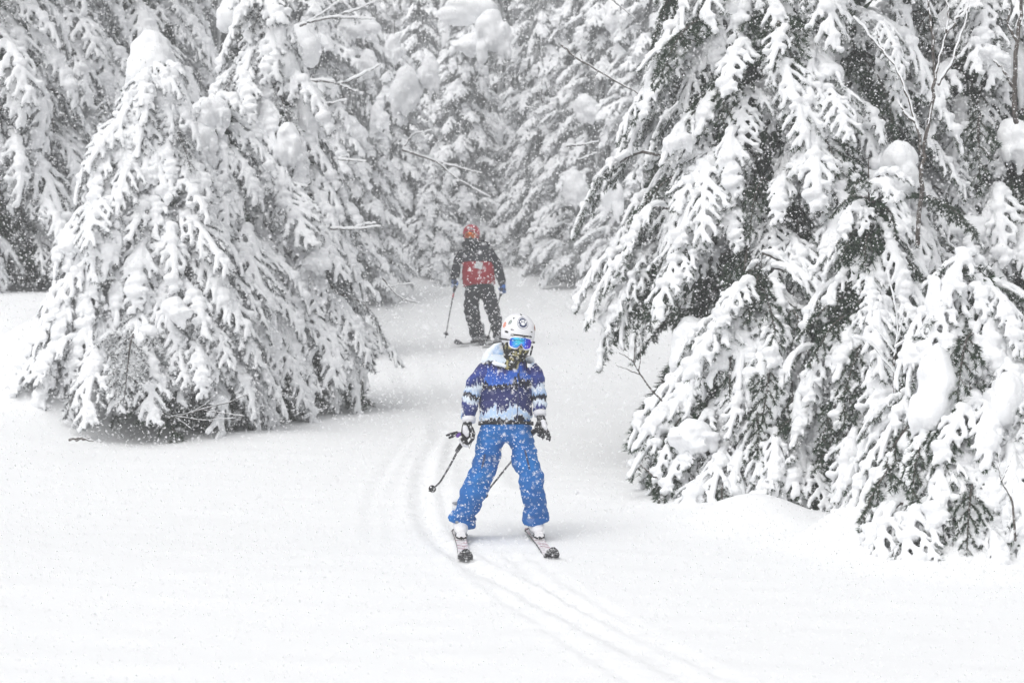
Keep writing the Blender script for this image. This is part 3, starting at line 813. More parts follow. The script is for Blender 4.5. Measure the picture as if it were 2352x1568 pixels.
# ------------------------------------------------------------------ people
def frame_at(px, py, back=0.0):
    base = ground_hit(px, py); Y0 = base[1] + back
    def P(x, y, dy=0.0): return pt(x, y, Y0 + dy) - base
    return base, P, Y0 / (FPX * math.cos(PITCH))       # metres per pixel

def hand(parent, name, mats, wrist, palm, fingers, thumb, r, cuff=None):
    """A gloved hand: palm, four separate bent fingers and a thumb in one skin."""
    g = Geo()
    g.tube([wrist, (np.asarray(wrist) + palm) / 2, palm], [(r * 2.4, r * 1.9), (r * 2.9, r * 1.7), (r * 2.8, r * 1.4)], 12)
    for f in fingers: g.tube(f, np.linspace(r * 1.06, r * .74, len(f)), 9)
    g.tube(thumb, np.linspace(r * 1.2, r * .85, len(thumb)), 9)
    m = remesh(g, name, r * .32, mats, 2)
    o = link(name, m, parent)
    if cuff is not None:
        g = Geo(); g.tube(cuff[0], np.array(cuff[1]) * .92, 14, round_ends=False); link('cuff', g.mesh('cuff', [cuff[2]]), o)
    return o

def helmet_shell(name, A, mats, front_z, side_z, back_z, parent, Rm, loc):
    """Ski helmet: an egg shaped shell cut high over the brow and low over the ears, with thickness and a rolled edge."""
    a, b, c = A
    naz, nel = 56, 20
    V = []
    def edge(az):
        k = (1 + math.cos(az)) / 2                       # 1 at the brow
        s = abs(math.sin(az)) ** 2
        zf = front_z * (k ** 2) + back_z * (1 - k) ** 2
        w = smooth01((abs(az) - .62) / .35)
        return float((front_z * (1 - w)) + w * (side_z if abs(az) < 1.9 else side_z + (back_z - side_z) * (abs(az) - 1.9) / 1.24))
    def S(az, z, off=0.0):
        zz = max(-.98, min(1, z / c)); rr = math.sqrt(max(0, 1 - zz * zz)) if z > 0 else math.sqrt(max(0, 1 - (zz * .72) ** 2))
        return np.array([(a + off) * rr * math.sin(az), -(b + off) * rr * math.cos(az), z + off * max(zz, 0)])
    Q = []
    for layer, off in ((0, 0), (1, -.016)):
        for j in range(nel):
            for i in range(naz):
                az = -math.pi + 2 * math.pi * i / naz
                ze = edge(az); t = j / (nel - 1)
                el = math.asin(max(-1, min(1, ze / c))); e = el + (math.pi / 2 * .999 - el) * t
                V.append(S(az, c * math.sin(e), off))
    for layer in (0, 1):
        for j in range(nel - 1):
            for i in range(naz):
                p = [layer * nel * naz + jj * naz + ii for jj, ii in ((j, i), (j, (i + 1) % naz), (j + 1, (i + 1) % naz), (j + 1, i))]
                Q.append(p if layer == 0 else p[::-1])
    for i in range(naz):
        i2 = (i + 1) % naz; Q.append([i2, i, nel * naz + i, nel * naz + i2])
    Vw = np.array(V) @ np.array(Rm).T
    o = link(name, mesh_np(name, Vw, np.array(Q), mats), parent, loc)
    return o, (lambda az, z, off=0.0: np.array(Rm) @ S(az, z, off)), edge

def patch(S, az0, z0, ra, outline, off, name, mat, parent, height=None):
    """A thin sticker lying on the helmet: outline points (u, v) in metres about (az0, z0)."""
    n = len(outline)
    rim = [S(az0 + u / ra, z0 + v, off) for u, v in outline]
    mid = S(az0 + np.mean([u for u, v in outline]) / ra, z0 + np.mean([v for u, v in outline]), off)
    inn = [S(az0 + u * .55 / ra, z0 + v * .55, off) for u, v in outline] if abs(np.mean([u for u, v in outline])) < .004 and abs(np.mean([v for u, v in outline])) < .004 else [mid + (np.array(r) - mid) * .5 for r in rim]
    V = list(rim) + list(inn) + [mid]
    Q = [(i, (i + 1) % n, n + (i + 1) % n, n + i) for i in range(n)]
    T = [(n + i, n + (i + 1) % n, 2 * n) for i in range(n)]
    return link(name, mesh_np(name, V, [np.array(Q), np.array(T)], [mat]), parent)
def disc(r, cx=0, cy_=0, k=28, ry=None, rot=0):
    ry = ry or r
    return [(cx + r * math.cos(t) * math.cos(rot) - ry * math.sin(t) * math.sin(rot), cy_ + r * math.cos(t) * math.sin(rot) + ry * math.sin(t) * math.cos(rot)) for t in np.linspace(0, 2 * np.pi, k, endpoint=False)]

def goggles(parent, S, lens_mat, frame_mat, strap_mat, ra, ztop, zbot, half, off):
    """Wrap-round goggles: frame with a nose notch, domed mirrored lens, strap."""
    pts = []
    for t in np.linspace(0, 2 * np.pi, 48, endpoint=False):
        cx, sx = math.cos(t), math.sin(t)
        u = half * math.copysign(abs(cx) ** .55, cx); v = math.copysign(abs(sx) ** .6, sx)
        z = (ztop + zbot) / 2 + v * (ztop - zbot) / 2
        if v < 0: z += .42 * (ztop - zbot) * math.exp(-(u / .13) ** 2) * abs(v)      # nose notch
        pts.append((u, z))
    rim = np.array([S(u, z, off) for u, z in pts])
    top = empty('goggles', (0, 0, 0)); top.parent = parent
    g = Geo(); loop = np.concatenate([rim, rim[:2]]); g.tube(loop, (.0065), 8)
    link('frame', g.mesh('frame', [frame_mat]), top)
    zc = (ztop + zbot) / 2 + .004; V = []; F = []; n = len(pts); rings = [1, .8, .55, .28]
    for q in rings: V += [S(u * q, zc + (z - zc) * q, off + .004 + .007 * (1 - q * q)) for u, z in pts]
    V.append(S(0, zc, off + .011))
    for k in range(len(rings) - 1):
        F += [(k * n + i, k * n + (i + 1) % n, (k + 1) * n + (i + 1) % n, (k + 1) * n + i) for i in range(n)]
    T = [((len(rings) - 1) * n + i, (len(rings) - 1) * n + (i + 1) % n, len(rings) * n) for i in range(n)]
    link('lens', mesh_np('lens', V, [np.array(F), np.array(T)], [lens_mat]), top)
    g = Geo(); zs = (ztop + zbot) / 2
    for sgn in (-1, 1):
        a = np.linspace(half * .97, 2.6, 10) * sgn
        g.tube([S(x, zs + .012, .004) for x in a], [(.003, .015)] * 10 if False else .006, 6, flat=1)
    link('strap', g.mesh('strap', [strap_mat]), top)
    return top

def ski(name, label, tip, heel_dir, L, wid, mats, group, lift=.0):
    """A carved ski lying on the slope: shovel bent up, waisted sides, dark base, toe and heel bindings. tip: world point; heel_dir: unit vector from tip towards the tail."""
    hd = nrm(heel_dir)
    side = nrm(np.cross(hd, (0, 0, 1))); up = np.cross(side, hd)
    root = empty(name, tip, label, 'ski', group)
    n = 44; V = []; F = []; mi = []
    th = .011
    for i in range(n):
        s = L * i / (n - 1)
        t = i / (n - 1)
        w = wid * (.36 + .14 * (2 * t - 1) ** 2)
        if s < .09: w *= math.sqrt(max(.03, 1 - ((.09 - s) / .09) ** 2))
        if s > L - .05: w *= math.sqrt(max(.1, 1 - ((s - L + .05) / .05) ** 2 * .6))
        k = max(0, .17 - s) / .17
        z = .075 * k ** 1.9 + .012 * max(0, (s - L + .1) / .1) + lift
        x = s + .018 * k ** 2
        c = hd * x + up * z
        for sg, zz in ((-1, 0), (1, 0), (1, th), (-1, th)): V.append(c + side * sg * w * (1 if zz == 0 else .93) + up * zz)
    for i in range(n - 1):
        for j, mm in ((0, 1), (1, 1), (2, 0), (3, 1)):
            F.append((i * 4 + j, i * 4 + (j + 1) % 4, (i + 1) * 4 + (j + 1) % 4, (i + 1) * 4 + j)); mi.append(mm)
    F += [(0, 3, 2, 1), (4 * n - 4, 4 * n - 3, 4 * n - 2, 4 * n - 1)]; mi += [1, 1]
    body = link('ski_body', mesh_np('ski_body', V, np.array(F), mats, mi, False), root)
    Rm = np.stack([side, hd, up], 1)
    return root, (lambda s, x=0, z=0: hd * s + side * x + up * (z + th + lift)), Rm

def bindings(root, at_, Rm, s_toe, s_heel, k=1.0):
    g = Geo(); g.box(at_(s_toe, 0, .016), (.033 * k, .036 * k, .014 * k), Rm); g.box(at_(s_toe + .012, 0, .036 * k), (.027 * k, .02 * k, .012 * k), Rm)
    b = link('toe_binding', g.mesh('toe_binding', [M['white_plastic']], False), root)
    bv = b.modifiers.new('bevel', 'BEVEL'); bv.width = .005; bv.segments = 2
    g = Geo()
    for sx in (-1, 1):
        g.tube([at_(s_toe - .035, .012 * sx, .012), at_(s_toe - .042, .028 * sx, .018), at_(s_toe + .02, .037 * sx, .03)], .006, 8)
    g.ball(at_(s_toe - .04, 0, .016), (.010, .010, .010), 8)
    link('toe_jaw', g.mesh('toe_jaw', [M['black']]), b)
    g = Geo(); g.box(at_(s_heel, 0, .02), (.028 * k, .05 * k, .016 * k), Rm); g.box(at_(s_heel + .03, 0, .05 * k), (.022 * k, .022 * k, .03 * k), Rm)
    h = link('heel_binding', g.mesh('heel_binding', [M['white_plastic']], False), root)
    bv = h.modifiers.new('bevel', 'BEVEL'); bv.width = .006; bv.segments = 2
    g = Geo()
    for sx in (-1, 1): g.tube([at_(s_heel - .05, .036 * sx, .03), at_(s_heel + .0, .045 * sx, .012), at_(s_heel + .05, .05 * sx, -.004)], .003, 6)
    g.tube([at_(s_heel, -.046, .012), at_(s_heel, .046, .012)], .003, 6)
    link('brake', g.mesh('brake', [M['black']]), h)

def pole(label, grip_top, pts, r, group, mat, accent=None):
    """Ski pole: grip, bent shaft, spoked basket, strap."""
    pts = [np.asarray(p, float) for p in pts]
    o0 = np.asarray(grip_top, float)
    root = empty('ski_pole', o0, label, 'ski pole', group)
    P = np.array([o0] + pts) - o0
    t = np.linspace(0, len(P) - 1, 24); Q = np.stack([np.interp(t, np.arange(len(P)), P[:, k]) for k in range(3)], 1)
    for _ in range(3): Q[1:-1] = (Q[:-2] + 2 * Q[1:-1] + Q[2:]) / 4
    g = Geo(); g.tube(Q[2:], np.linspace(r, r * .72, 22), 10); link('shaft', g.mesh('shaft', [mat]), root)
    d0 = nrm(Q[2] - Q[0])
    g = Geo(); g.tube([Q[0] - d0 * .01, Q[0] + d0 * .03, Q[0] + d0 * .07, Q[0] + d0 * .12], [r * 2.3, r * 1.8, r * 2.0, r * 1.7], 12); link('grip', g.mesh('grip', [M['black']]), root)
    d = nrm(Q[-1] - Q[-3]); e = Q[-1] - d * .055
    u = nrm(np.cross(d, (0, 0, 1))); v = np.cross(d, u)
    g = Geo(); rim = [e + (u * math.cos(a) + v * math.sin(a)) * r * 2.7 for a in np.linspace(0, 2 * np.pi, 21)]
    g.tube(rim, r * .75, 6)
    for a in np.linspace(0, 2 * np.pi, 5)[:-1]: g.tube([e - d * .012, e + (u * math.cos(a) + v * math.sin(a)) * r * 2.7], r * .6, 6)
    g.tube([e - d * .03, e + d * .01], r * 1.5, 8)
    link('basket', g.mesh('basket', [M['black']]), root)
    g = Geo(); g.tube([Q[-1] - d * .05, Q[-1]], [r * .8, r * .35], 8); link('tip', g.mesh('tip', [M['grey']]), root)
    g = Geo(); s0 = Q[0] + d0 * .012
    g.tube([s0, s0 + np.array([.022, -.012, .012]), s0 + np.array([.034, -.012, -.03]), s0 + np.array([.018, -.006, -.07]), s0 + np.array([.004, 0, -.02])], .0035, 6)
    link('strap', g.mesh('strap', [M['black']]), root)
    if accent:
        g = Geo(); g.tube(Q[9:12], r * 1.08, 10); link('sleeve', g.mesh('sleeve', [accent]), root)
    return root

def boot(parent, ank, toe_dir, k, mats, name='ski_boot', cuff_r=.066):
    """Ski boot: shell, cuff leaning forward, sole and two buckles. ank: ankle point local to parent, sole on z = ank.z - .10 k."""
    d = nrm(toe_dir); s = nrm(np.cross(d, (0, 0, 1))); ank = np.asarray(ank, float)
    z = np.array([0, 0, 1.0])
    g = Geo()
    g.tube([ank - d * .075 * k - z * .055 * k, ank - z * .05 * k, ank + d * .09 * k - z * .06 * k, ank + d * .165 * k - z * .068 * k], [(.044 * k, .048 * k), (.05 * k, .055 * k), (.049 * k, .043 * k), (.04 * k, .032 * k)], 14, ref=s)
    g.tube([ank - z * .04 * k, ank + d * .005 + z * .05 * k, ank + d * .02 * k + z * .075 * k, ank + d * .03 * k + z * .105 * k], [(.05 * k, .062 * k), (.054 * k, .066 * k), (.058 * k, .07 * k), (.06 * k, .072 * k)], 14, ref=s, round_ends=False)
    o = link(name, remesh(g, name, .0075, [mats[0]], 4, 1, lumpy(14, .004, 3)), parent)
    g = Geo(); Rm = np.stack([s, d, np.cross(s, d)], 1)
    g.box(ank + d * .045 * k - z * .103 * k, (.036 * k, .15 * k, .012 * k), Rm)
    link('sole', g.mesh('sole', [mats[1]], False), o)
    for q, (fd, fz, w) in enumerate(((.10, -.022, .034), (.055, .012, .04), (.075, .10, .05))):
        g = Geo(); c = ank + d * fd * k + z * fz * k
        g.tube([c - s * w * k, c + d * .014 * k, c + s * w * k], .0075 * k, 6); g.box(c + s * w * k * .7 + d * .012 * k, (.012 * k, .008 * k, .009 * k), Rm)
        link('buckle', g.mesh('buckle', [mats[2]]), o)
    return o

# ------------------------------------------------------------------ the child in blue
base, P, mpp = frame_at(1150, 1248, .17)
kid = empty('person', base, 'child skier in a blue forest print jacket, blue trousers and white helmet with paw sticker', 'person')
def rp(*a): return P(*a)
def limb(g, rows, sides=16, flat=1.0, round_ends=False):
    """rows: (px, py, dy, half width px[, depth m])"""
    pts = [P(r[0], r[1], r[2]) for r in rows]
    rad = [(r[3] * mpp, r[4] if len(r) > 4 else r[3] * mpp * flat) for r in rows]
    g.tube(pts, np.array(rad), sides, round_ends=round_ends)
HEAD = P(1190, 760, -.02)
# body: one continuous figure under the clothes
g = Geo()
g.ball(HEAD + np.array([0, 0, -.03]), (.078, .095, .115), 14)
g.ball(HEAD + np.array([0, -.095, -.045]), (.013, .018, .02), 8)
limb(g, [(1186, 800, 0, 18), (1180, 840, .0, 18)])
limb(g, [(1168, 842, .01, 40, .075), (1167, 890, .01, 48, .09), (1163, 935, .01, 45, .085), (1162, 985, .01, 50, .1)])
limb(g, [(1138, 990, .01, 25), (1100, 1108, -.06, 18), (1064, 1195, .02, 14)])
limb(g, [(1192, 990, .01, 25), (1222, 1108, -.06, 18), (1230, 1192, .02, 14)])
limb(g, [(1118, 846, .01, 15), (1084, 903, .01, 13), (1076, 962, -.06, 10)])
limb(g, [(1222, 846, .01, 15), (1238, 900, .02, 13), (1240, 950, -.05, 10)])
link('body', remesh(g, 'body', .011, [M['skin']], 3), kid)

def zz(py): return float(P(1160, py, 0)[2])
stops = [(0, INK), (.055, INK), (.06, ICE), (.13, (.40, .58, .84)), (.185, ICE), (.20, NAVY), (.33, (.035, .04, .15)), (.50, NAVY), (.575, INK), (.665, INK), (.68, (.04, .14, .55)), (.75, BLUE), (.82, (.032, .05, .25)), (.90, INK), (.955, INK), (.965, ICE), (1.0, ICE)]
M['jacket_print'] = ramp_mat('jacket_print', stops, zz(976), zz(828), .13, 60)
stops_s = [(0, SKYB), (.05, SKYB), (.09, NAVY), (.28, (.036, .05, .2)), (.31, ICE), (.37, ICE), (.39, INK), (.47, INK), (.50, SKYB), (.60, ICE), (.645, ICE), (.66, NAVY), (.8, (.035, .06, .28)), (.9, (.03, .035, .18)), (1, NAVY)]
M['sleeve_print'] = ramp_mat('sleeve_print', stops_s, zz(966), zz(842), .11, 60)
add_bump(M['jacket_print'], 16, .6, .02, 5, stretch=(.6, .6, 1.4)); add_bump(M['sleeve_print'], 16, .6, .02, 5, stretch=(.6, .6, 1.6))
g = Geo()
limb(g, [(1187, 810, .0, 23, .08), (1183, 828, .01, 32, .088), (1171, 838, .015, 50, .092), (1167, 858, .015, 61, .112), (1165, 890, .01, 62, .125), (1163, 925, .01, 61, .128), (1162, 955, .01, 62, .128), (1162, 973, .01, 62, .125)], 28)
jacket = link('jacket', remesh(g, 'jacket', .0085, [M['jacket_print']], 3, 1, creases(.013, 16, 1)), kid)
for rows, nm in (([(1120, 846, .01, 19.5), (1108, 858, .01, 22), (1092, 882, .005, 23.5), (1084, 904, .0, 22.5), (1080, 925, -.03, 20), (1077, 945, -.055, 18), (1075, 962, -.075, 17.5)], 'sleeve'),
                 ([(1217, 843, .01, 19), (1227, 856, .01, 19.5), (1234, 880, .01, 19), (1237, 902, .0, 18.5), (1239, 925, -.03, 17), (1240, 946, -.055, 16.5)], 'sleeve')):
    g = Geo(); limb(g, rows, 18)
    link(nm, remesh(g, nm, .0075, [M['sleeve_print']], 3, 1, creases(.010, 20, rows[0][0])), jacket)
g = Geo(); limb(g, [(1162, 968, .01, 63.5, .131), (1162, 976, .01, 63.5, .131)], 28)
link('hem', g.mesh('hem', [M['dark_cloth']]), jacket)
g = Geo()      # hood fallen back behind the neck, collar folds to the front
g.tube([P(1118, 832, .06), P(1130, 812, .08), P(1142, 797, .09), P(1150, 790, .09)], [(.044, .04), (.046, .045), (.032, .035), (.014, .02)], 12)
g.tube([P(1140, 806, .08), P(1156, 818, .04)], [(.04, .04), (.03, .03)], 12)
g.tube([P(1116, 838, .02), P(1138, 833, -.055), P(1160, 841, -.09)], [.018, .020, .012], 12)
g.tube([P(1224, 834, -.02), P(1216, 842, -.07)], [.014, .010], 10)
g.tube([P(1130, 822, .07), P(1180, 818, .10), P(1220, 826, .05)], [.035, .035, .025], 12)
link('hood', remesh(g, 'hood', .008, [M['hood_ice']], 3, 1, creases(.008, 22, 5)), jacket)
g = Geo()      # a pale zip pull and chest badge seen through the snow
g.tube([P(1193, 850, -.118), P(1190, 900, -.14), P(1188, 966, -.137)], .0035, 6)
link('zip', g.mesh('zip', [M['print_navy']]), jacket)

g = Geo()
limb(g, [(1162, 962, .01, 58, .115), (1162, 985, .01, 62, .122), (1162, 1004, .01, 62, .11), (1162, 1014, .01, 50, .08)], 26)
limb(g, [(1131, 995, .01, 31, .112), (1124, 1022, .0, 31.5, .112), (1115, 1058, -.02, 31, .105), (1103, 1090, -.055, 32, .1), (1096, 1112, -.06, 32.5, .1), (1080, 1150, -.03, 28.5, .092), (1068, 1178, .0, 28.5, .09), (1060, 1200, .02, 30, .095)], 20)
limb(g, [(1194, 995, .01, 31, .112), (1200, 1022, .0, 30, .112), (1207, 1058, -.02, 28.5, .105), (1219, 1090, -.055, 28, .1), (1223, 1112, -.06, 28, .1), (1227, 1150, -.03, 27, .092), (1229, 1176, .0, 28.5, .09), (1231, 1195, .02, 30, .095)], 20)
trousers = link('trousers', remesh(g, 'trousers', .009, [M['trouser_blue']], 2, 1, creases(.019, 15, 2)), kid)

for a, b2 in (((1116, 1034, -.118), (1106, 1076, -.148)), ((1206, 1034, -.118), (1216, 1076, -.148))):
    g = Geo(); g.tube([P(*a), P(*b2)], .006, 6); link('pocket_zip', g.mesh('pocket_zip', [M['print_navy']]), trousers)
for rr in ([(1067, 1183, .0), (1060, 1200, .02), .093], [(1229, 1180, .0), (1231, 1195, .02), .092]):
    g = Geo(); g.tube([P(*rr[0]), P(*rr[1])], [rr[2] * .93, rr[2]], 20, round_ends=False); link('cuff', remesh(g, 'cuff', .009, [M['trouser_blue']], 1, 1, creases(.010, 22, 3)), trousers)

# gloves
gl = hand(kid, 'glove', [M['glove_black']], P(1075, 966, -.08), P(1070, 991, -.11),
     [[P(1064, 992, -.115), P(1050, 993, -.135), P(1037, 996, -.14), P(1026, 999, -.138)],
      [P(1065, 996, -.118), P(1052, 998, -.145), P(1040, 1002, -.15), P(1032, 1005, -.145)],
      [P(1068, 1000, -.12), P(1061, 1009, -.15), P(1064, 1017, -.15), P(1070, 1019, -.13)],
      [P(1073, 1001, -.115), P(1070, 1011, -.14), P(1073, 1019, -.14), P(1078, 1018, -.12)]],
     [P(1083, 983, -.10), P(1088, 996, -.125), P(1086, 1008, -.135), P(1080, 1015, -.135)], .0115,
     ([P(1077, 958, -.075), P(1077, 970, -.082)], [(.05, .05), (.046, .046)], M['glove_white']))
g = Geo(); g.tube([P(1068, 980, -.135), P(1070, 992, -.14), P(1073, 1000, -.14)], [(.016, .012), (.022, .014), (.012, .01)], 10); link('back_panel', g.mesh('back_panel', [M['glove_white']]), gl)
g = Geo(); g.tube([P(1051, 1001, -.150), P(1055, 997, -.145)], .012, 8); link('accent', g.mesh('accent', [M['purple']]), gl)
g = Geo(); g.tube([P(1058, 1010, -.125), P(1066, 1020, -.13), P(1073, 1024, -.125)], [.014, .018, .010], 10); link('palm_panel', g.mesh('palm_panel', [M['glove_white']]), gl)
gr = hand(kid, 'glove', [M['glove_black']], P(1240, 952, -.06), P(1248, 978, -.09),
     [[P(1254, 984, -.095), P(1260, 994, -.11), P(1263, 1003, -.105), P(1262, 1011, -.09)],
      [P(1252, 987, -.10), P(1257, 997, -.125), P(1259, 1004, -.12), P(1256, 1008, -.10)],
      [P(1247, 989, -.10), P(1250, 998, -.125), P(1249, 1004, -.12), P(1244, 1003, -.095)],
      [P(1241, 987, -.095), P(1242, 996, -.12), P(1240, 1001, -.115), P(1236, 998, -.09)]],
     [P(1236, 970, -.09), P(1231, 981, -.115), P(1234, 991, -.125), P(1240, 995, -.125)], .0105,
     ([P(1240, 944, -.055), P(1241, 955, -.065)], [(.046, .046), (.042, .042)], M['glove_white']))
g = Geo(); g.tube([P(1247, 966, -.12), P(1251, 978, -.13), P(1254, 985, -.125)], [(.014, .010), (.018, .012), (.010, .009)], 10); link('back_panel', g.mesh('back_panel', [M['glove_white']]), gr)
g = Geo(); g.tube([P(1237, 992, -.10), P(1243, 1000, -.105), P(1250, 998, -.10)], [.012, .015, .010], 10); link('palm_panel', g.mesh('palm_panel', [M['glove_white']]), gr)

# head gear
Rh = np.array((Euler((R(8), 0, 0)).to_matrix().to_4x4() @ Euler((0, R(7), R(13)), 'XYZ').to_matrix().to_4x4()).to_3x3())
hel, S, edge = helmet_shell('helmet', (.1115, .132, .118), [M['helmet_white']], -.028, -.105, -.085, kid, Rh, HEAD)
ra = .118
zl, al = .058, -.02
patch(S, al, zl, ra * .86, disc(.0385), .0012, 'sticker', M['print_navy'], hel)
patch(S, al, zl, ra * .86, disc(.0355), .0020, 'sticker', M['helmet_white'], hel)
patch(S, al, zl, ra * .86, disc(.0300), .0028, 'sticker', M['print_navy'], hel)
for cx, cz, a_, b_, ro in ((0, -.0075, .0125, .0105, 0), (-.0165, .004, .0046, .0068, .35), (-.0062, .0125, .0050, .0075, .1), (.0062, .0125, .0050, .0075, -.1), (.0165, .004, .0046, .0068, -.35)):
    patch(S, al + cx / (ra * .86), zl + cz, ra * .86, disc(a_, 0, 0, 16, b_, ro), .0036, 'paw_print', M['helmet_white'], hel)
patch(S, -.88, .052, ra * .85, disc(.0105, 0, 0, 16, .016, -.3), .0016, 'sticker', M['green_print'], hel)
patch(S, -1.28, .030, ra * .9, disc(.016, 0, 0, 14, .020), .0016, 'sticker', M['orange_print'], hel)
patch(S, 1.05, .035, ra * .9, disc(.013, 0, 0, 14, .022), .0016, 'sticker', M['red_print'], hel)
patch(S, -.75, .080, ra * .7, disc(.006, 0, 0, 10, .0045), .0014, 'vent', M['black'], hel)
for az, zv, w_, h_ in ((-.62, .006, .013, .0042), (.62, .006, .011, .0036), (-1.0, -.012, .018, .007), (-.15, .108, .02, .004)):
    patch(S, az, zv, ra, disc(w_, 0, 0, 14, h_, -.1), .0013, 'vent', M['black'], hel)
g = Geo(); g.tube([S(a, edge(a) + .004, .0015) for a in np.linspace(-.66, .66, 16)], .0042, 8); link('brow_trim', g.mesh('brow_trim', [M['black']]), hel)
def visor(a, z, o, A=(.1115, .132, .118), Rm=Rh):     # the goggles hug the face more upright than the shell
    rr = math.sqrt(max(0, 1 - (z / A[2] * .35) ** 2))
    return np.array(Rm) @ np.array([(A[0] + o) * rr * math.sin(a), -(A[1] + o) * rr * math.cos(a), z])
gg = goggles(hel, visor, M['lens_blue'], M['helmet_white'], M['black'], ra, -.036, -.112, .72, .002)
g = Geo()      # camouflage neck gaiter pulled over the chin
hp = lambda x, y, z: HEAD + np.array(Rh) @ np.array([x, y, z])
g.tube([hp(0, -.01, -.06), hp(0, -.012, -.10), hp(0, -.012, -.145), hp(-.01, .0, -.185), hp(-.02, .005, -.225), hp(-.025, .01, -.265)], [(.090, .108), (.088, .110), (.072, .098), (.074, .090), (.088, .095), (.095, .10)], 20)
g.ball(hp(0, -.104, -.13), (.03, .026, .026), 10)
link('neck_gaiter', remesh(g, 'neck_gaiter', .008, [M['camo']], 3, 1, creases(.007, 26, 9)), kid)
g = Geo()
for sx in (-1, 1): g.tube([hp(.100 * sx, -.03, -.09) - HEAD, hp(.088 * sx, -.055, -.145) - HEAD, hp(.02 * sx, -.105, -.172) - HEAD], .0065, 8)
link('chin_strap', g.mesh('chin_strap', [M['black']]), hel)

# boots, skis, poles
for i, (bx, by, tx, ty, nm) in enumerate(((1059, 1247, 1070, 1288, 'child ski on the left of the picture, pale pink topsheet, its dark shovel bent up'), (1237, 1244, 1271, 1285, 'child ski on the right of the picture, angled outwards, white toe binding'))):
    toe = ground_hit(bx, by); tip = ground_hit(tx, ty) + np.array([0, 0, .0])
    hd = nrm(toe - tip); hd[2] = .1528 * hd[1]; hd = nrm(hd)
    root, at_, Rm = ski('ski', nm, tip, hd, 1.34, .102, [M['ski_top'], M['ski_dark']], 'skis of the child', -.005)
    s_t = float(np.linalg.norm(toe - tip)) - .01
    bindings(root, at_, Rm, s_t, s_t + .36)
    ank = tip + at_(s_t + .20, 0, .122) - base
    boot(kid, ank, -hd, .98, [M['white_plastic'], M['grey'], M['grey']])
pole('bent dark ski pole dangling below the open hand of the child', base + P(1074, 1001, -.115), [base + P(1056, 1026, -.10), base + P(1035, 1066, .05), base + P(1013, 1104, .2), base + P(1003, 1115, .3), base + P(986, 1127, .42)], .0076, 'poles of the child', M['pole'])
pole('ski pole passing behind the blue trouser legs of the child', base + P(1243, 984, -.10), [base + P(1232, 988, -.06), base + P(1176, 1057, .26), base + P(1131, 1113, .52), base + P(1106, 1144, .68)], .0076, 'poles of the child', M['pole'])

# ------------------------------------------------------------------ the far skier in red and black
base, P, mpp = frame_at(1106, 794, .12)
man = empty('person', base, 'skier in a black and red jacket with red helmet, further up the slope', 'person')
HEAD = P(1083, 536, -.02)
g = Geo()
g.ball(HEAD + np.array([0, 0, -.03]), (.082, .1, .125), 14); g.ball(HEAD + np.array([0, -.1, -.05]), (.015, .02, .022), 8)
limb(g, [(1085, 550, 0, 9), (1088, 575, 0, 9)])
limb(g, [(1093, 578, .02, 24, .1), (1096, 620, .02, 26, .11), (1100, 668, .02, 24, .12)])
limb(g, [(1088, 668, .02, 13), (1084, 712, -.08, 10), (1097, 772, .03, 8)])
limb(g, [(1116, 668, .02, 13), (1134, 722, -.08, 10), (1148, 778, .03, 8)])
limb(g, [(1062, 580, .02, 8), (1044, 620, .03, 7), (1045, 645, -.05, 6)])
limb(g, [(1124, 580, .02, 8), (1147, 632, .03, 7), (1154, 660, -.05, 6)])
link('body', remesh(g, 'body', .018, [M['skin']], 3), man)
M['jacket_red'] = ramp_mat('jacket_red', [(0, (.27, .004, .016)), (.56, (.32, .005, .02)), (.585, (.024, .026, .034)), (1, (.022, .024, .032))], float(P(1100, 658, 0)[2]), float(P(1100, 562, 0)[2]), .02, 20)
add_bump(M['jacket_red'], 12, .6, .02, 5, stretch=(.6, .6, 1.4))
g = Geo()
limb(g, [(1088, 562, .02, 16, .09), (1091, 570, .03, 28, .12), (1094, 584, .03, 36, .15), (1097, 610, .02, 37, .165), (1099, 635, .02, 38, .17), (1101, 656, .02, 38, .165)], 24)
jk = link('jacket', remesh(g, 'jacket', .015, [M['jacket_red']], 3, 1, creases(.018, 11, 4)), man)
for rows in ([(1066, 578, .02, 11), (1058, 590, .02, 12), (1050, 610, .02, 11.5), (1046, 628, .0, 11), (1045, 640, -.04, 9.5)],
             [(1122, 576, .02, 11), (1132, 590, .02, 12.5), (1142, 612, .02, 12), (1148, 632, .0, 11), (1153, 650, -.04, 9.5)]):
    g = Geo(); limb(g, rows, 16); link('sleeve', remesh(g, 'sleeve', .013, [M['dark_cloth']], 3, 1, creases(.014, 13, rows[0][0])), jk)
g = Geo(); q = P(1100, 609, -.155); g.box(q, (.052, .012, .05), Euler((0, .2, .05)).to_matrix()); o = link('chest_pass', g.mesh('chest_pass', [M['grey']], False), jk)
M['pass_white'] = new_mat('pass_white', (.55, .56, .57), .5); o.data.materials[0] = M['pass_white']
g = Geo(); g.tube([P(1066, 562, .09), P(1092, 560, .13), P(1118, 562, .08)], [.05, .07, .05], 12); g.tube([P(1068, 560, .0), P(1088, 566, -.1), P(1108, 558, .0)], [.05, .05, .05], 12)
link('collar', remesh(g, 'collar', .016, [M['dark_cloth']], 3, 1, creases(.012, 16, 3)), jk)
g = Geo()
limb(g, [(1100, 652, .02, 33, .14), (1101, 668, .02, 36, .15)], 22)
limb(g, [(1085, 668, .02, 18.5, .13), (1083, 690, -.03, 17.5, .12), (1084, 714, -.08, 17.5, .115), (1090, 740, -.03, 16, .105), (1097, 770, .03, 16, .105)], 18)
limb(g, [(1117, 668, .02, 18.5, .13), (1127, 695, -.03, 16.5, .12), (1136, 725, -.08, 15.5, .115), (1142, 750, -.03, 13.5, .105), (1147, 776, .03, 14, .105)], 18)
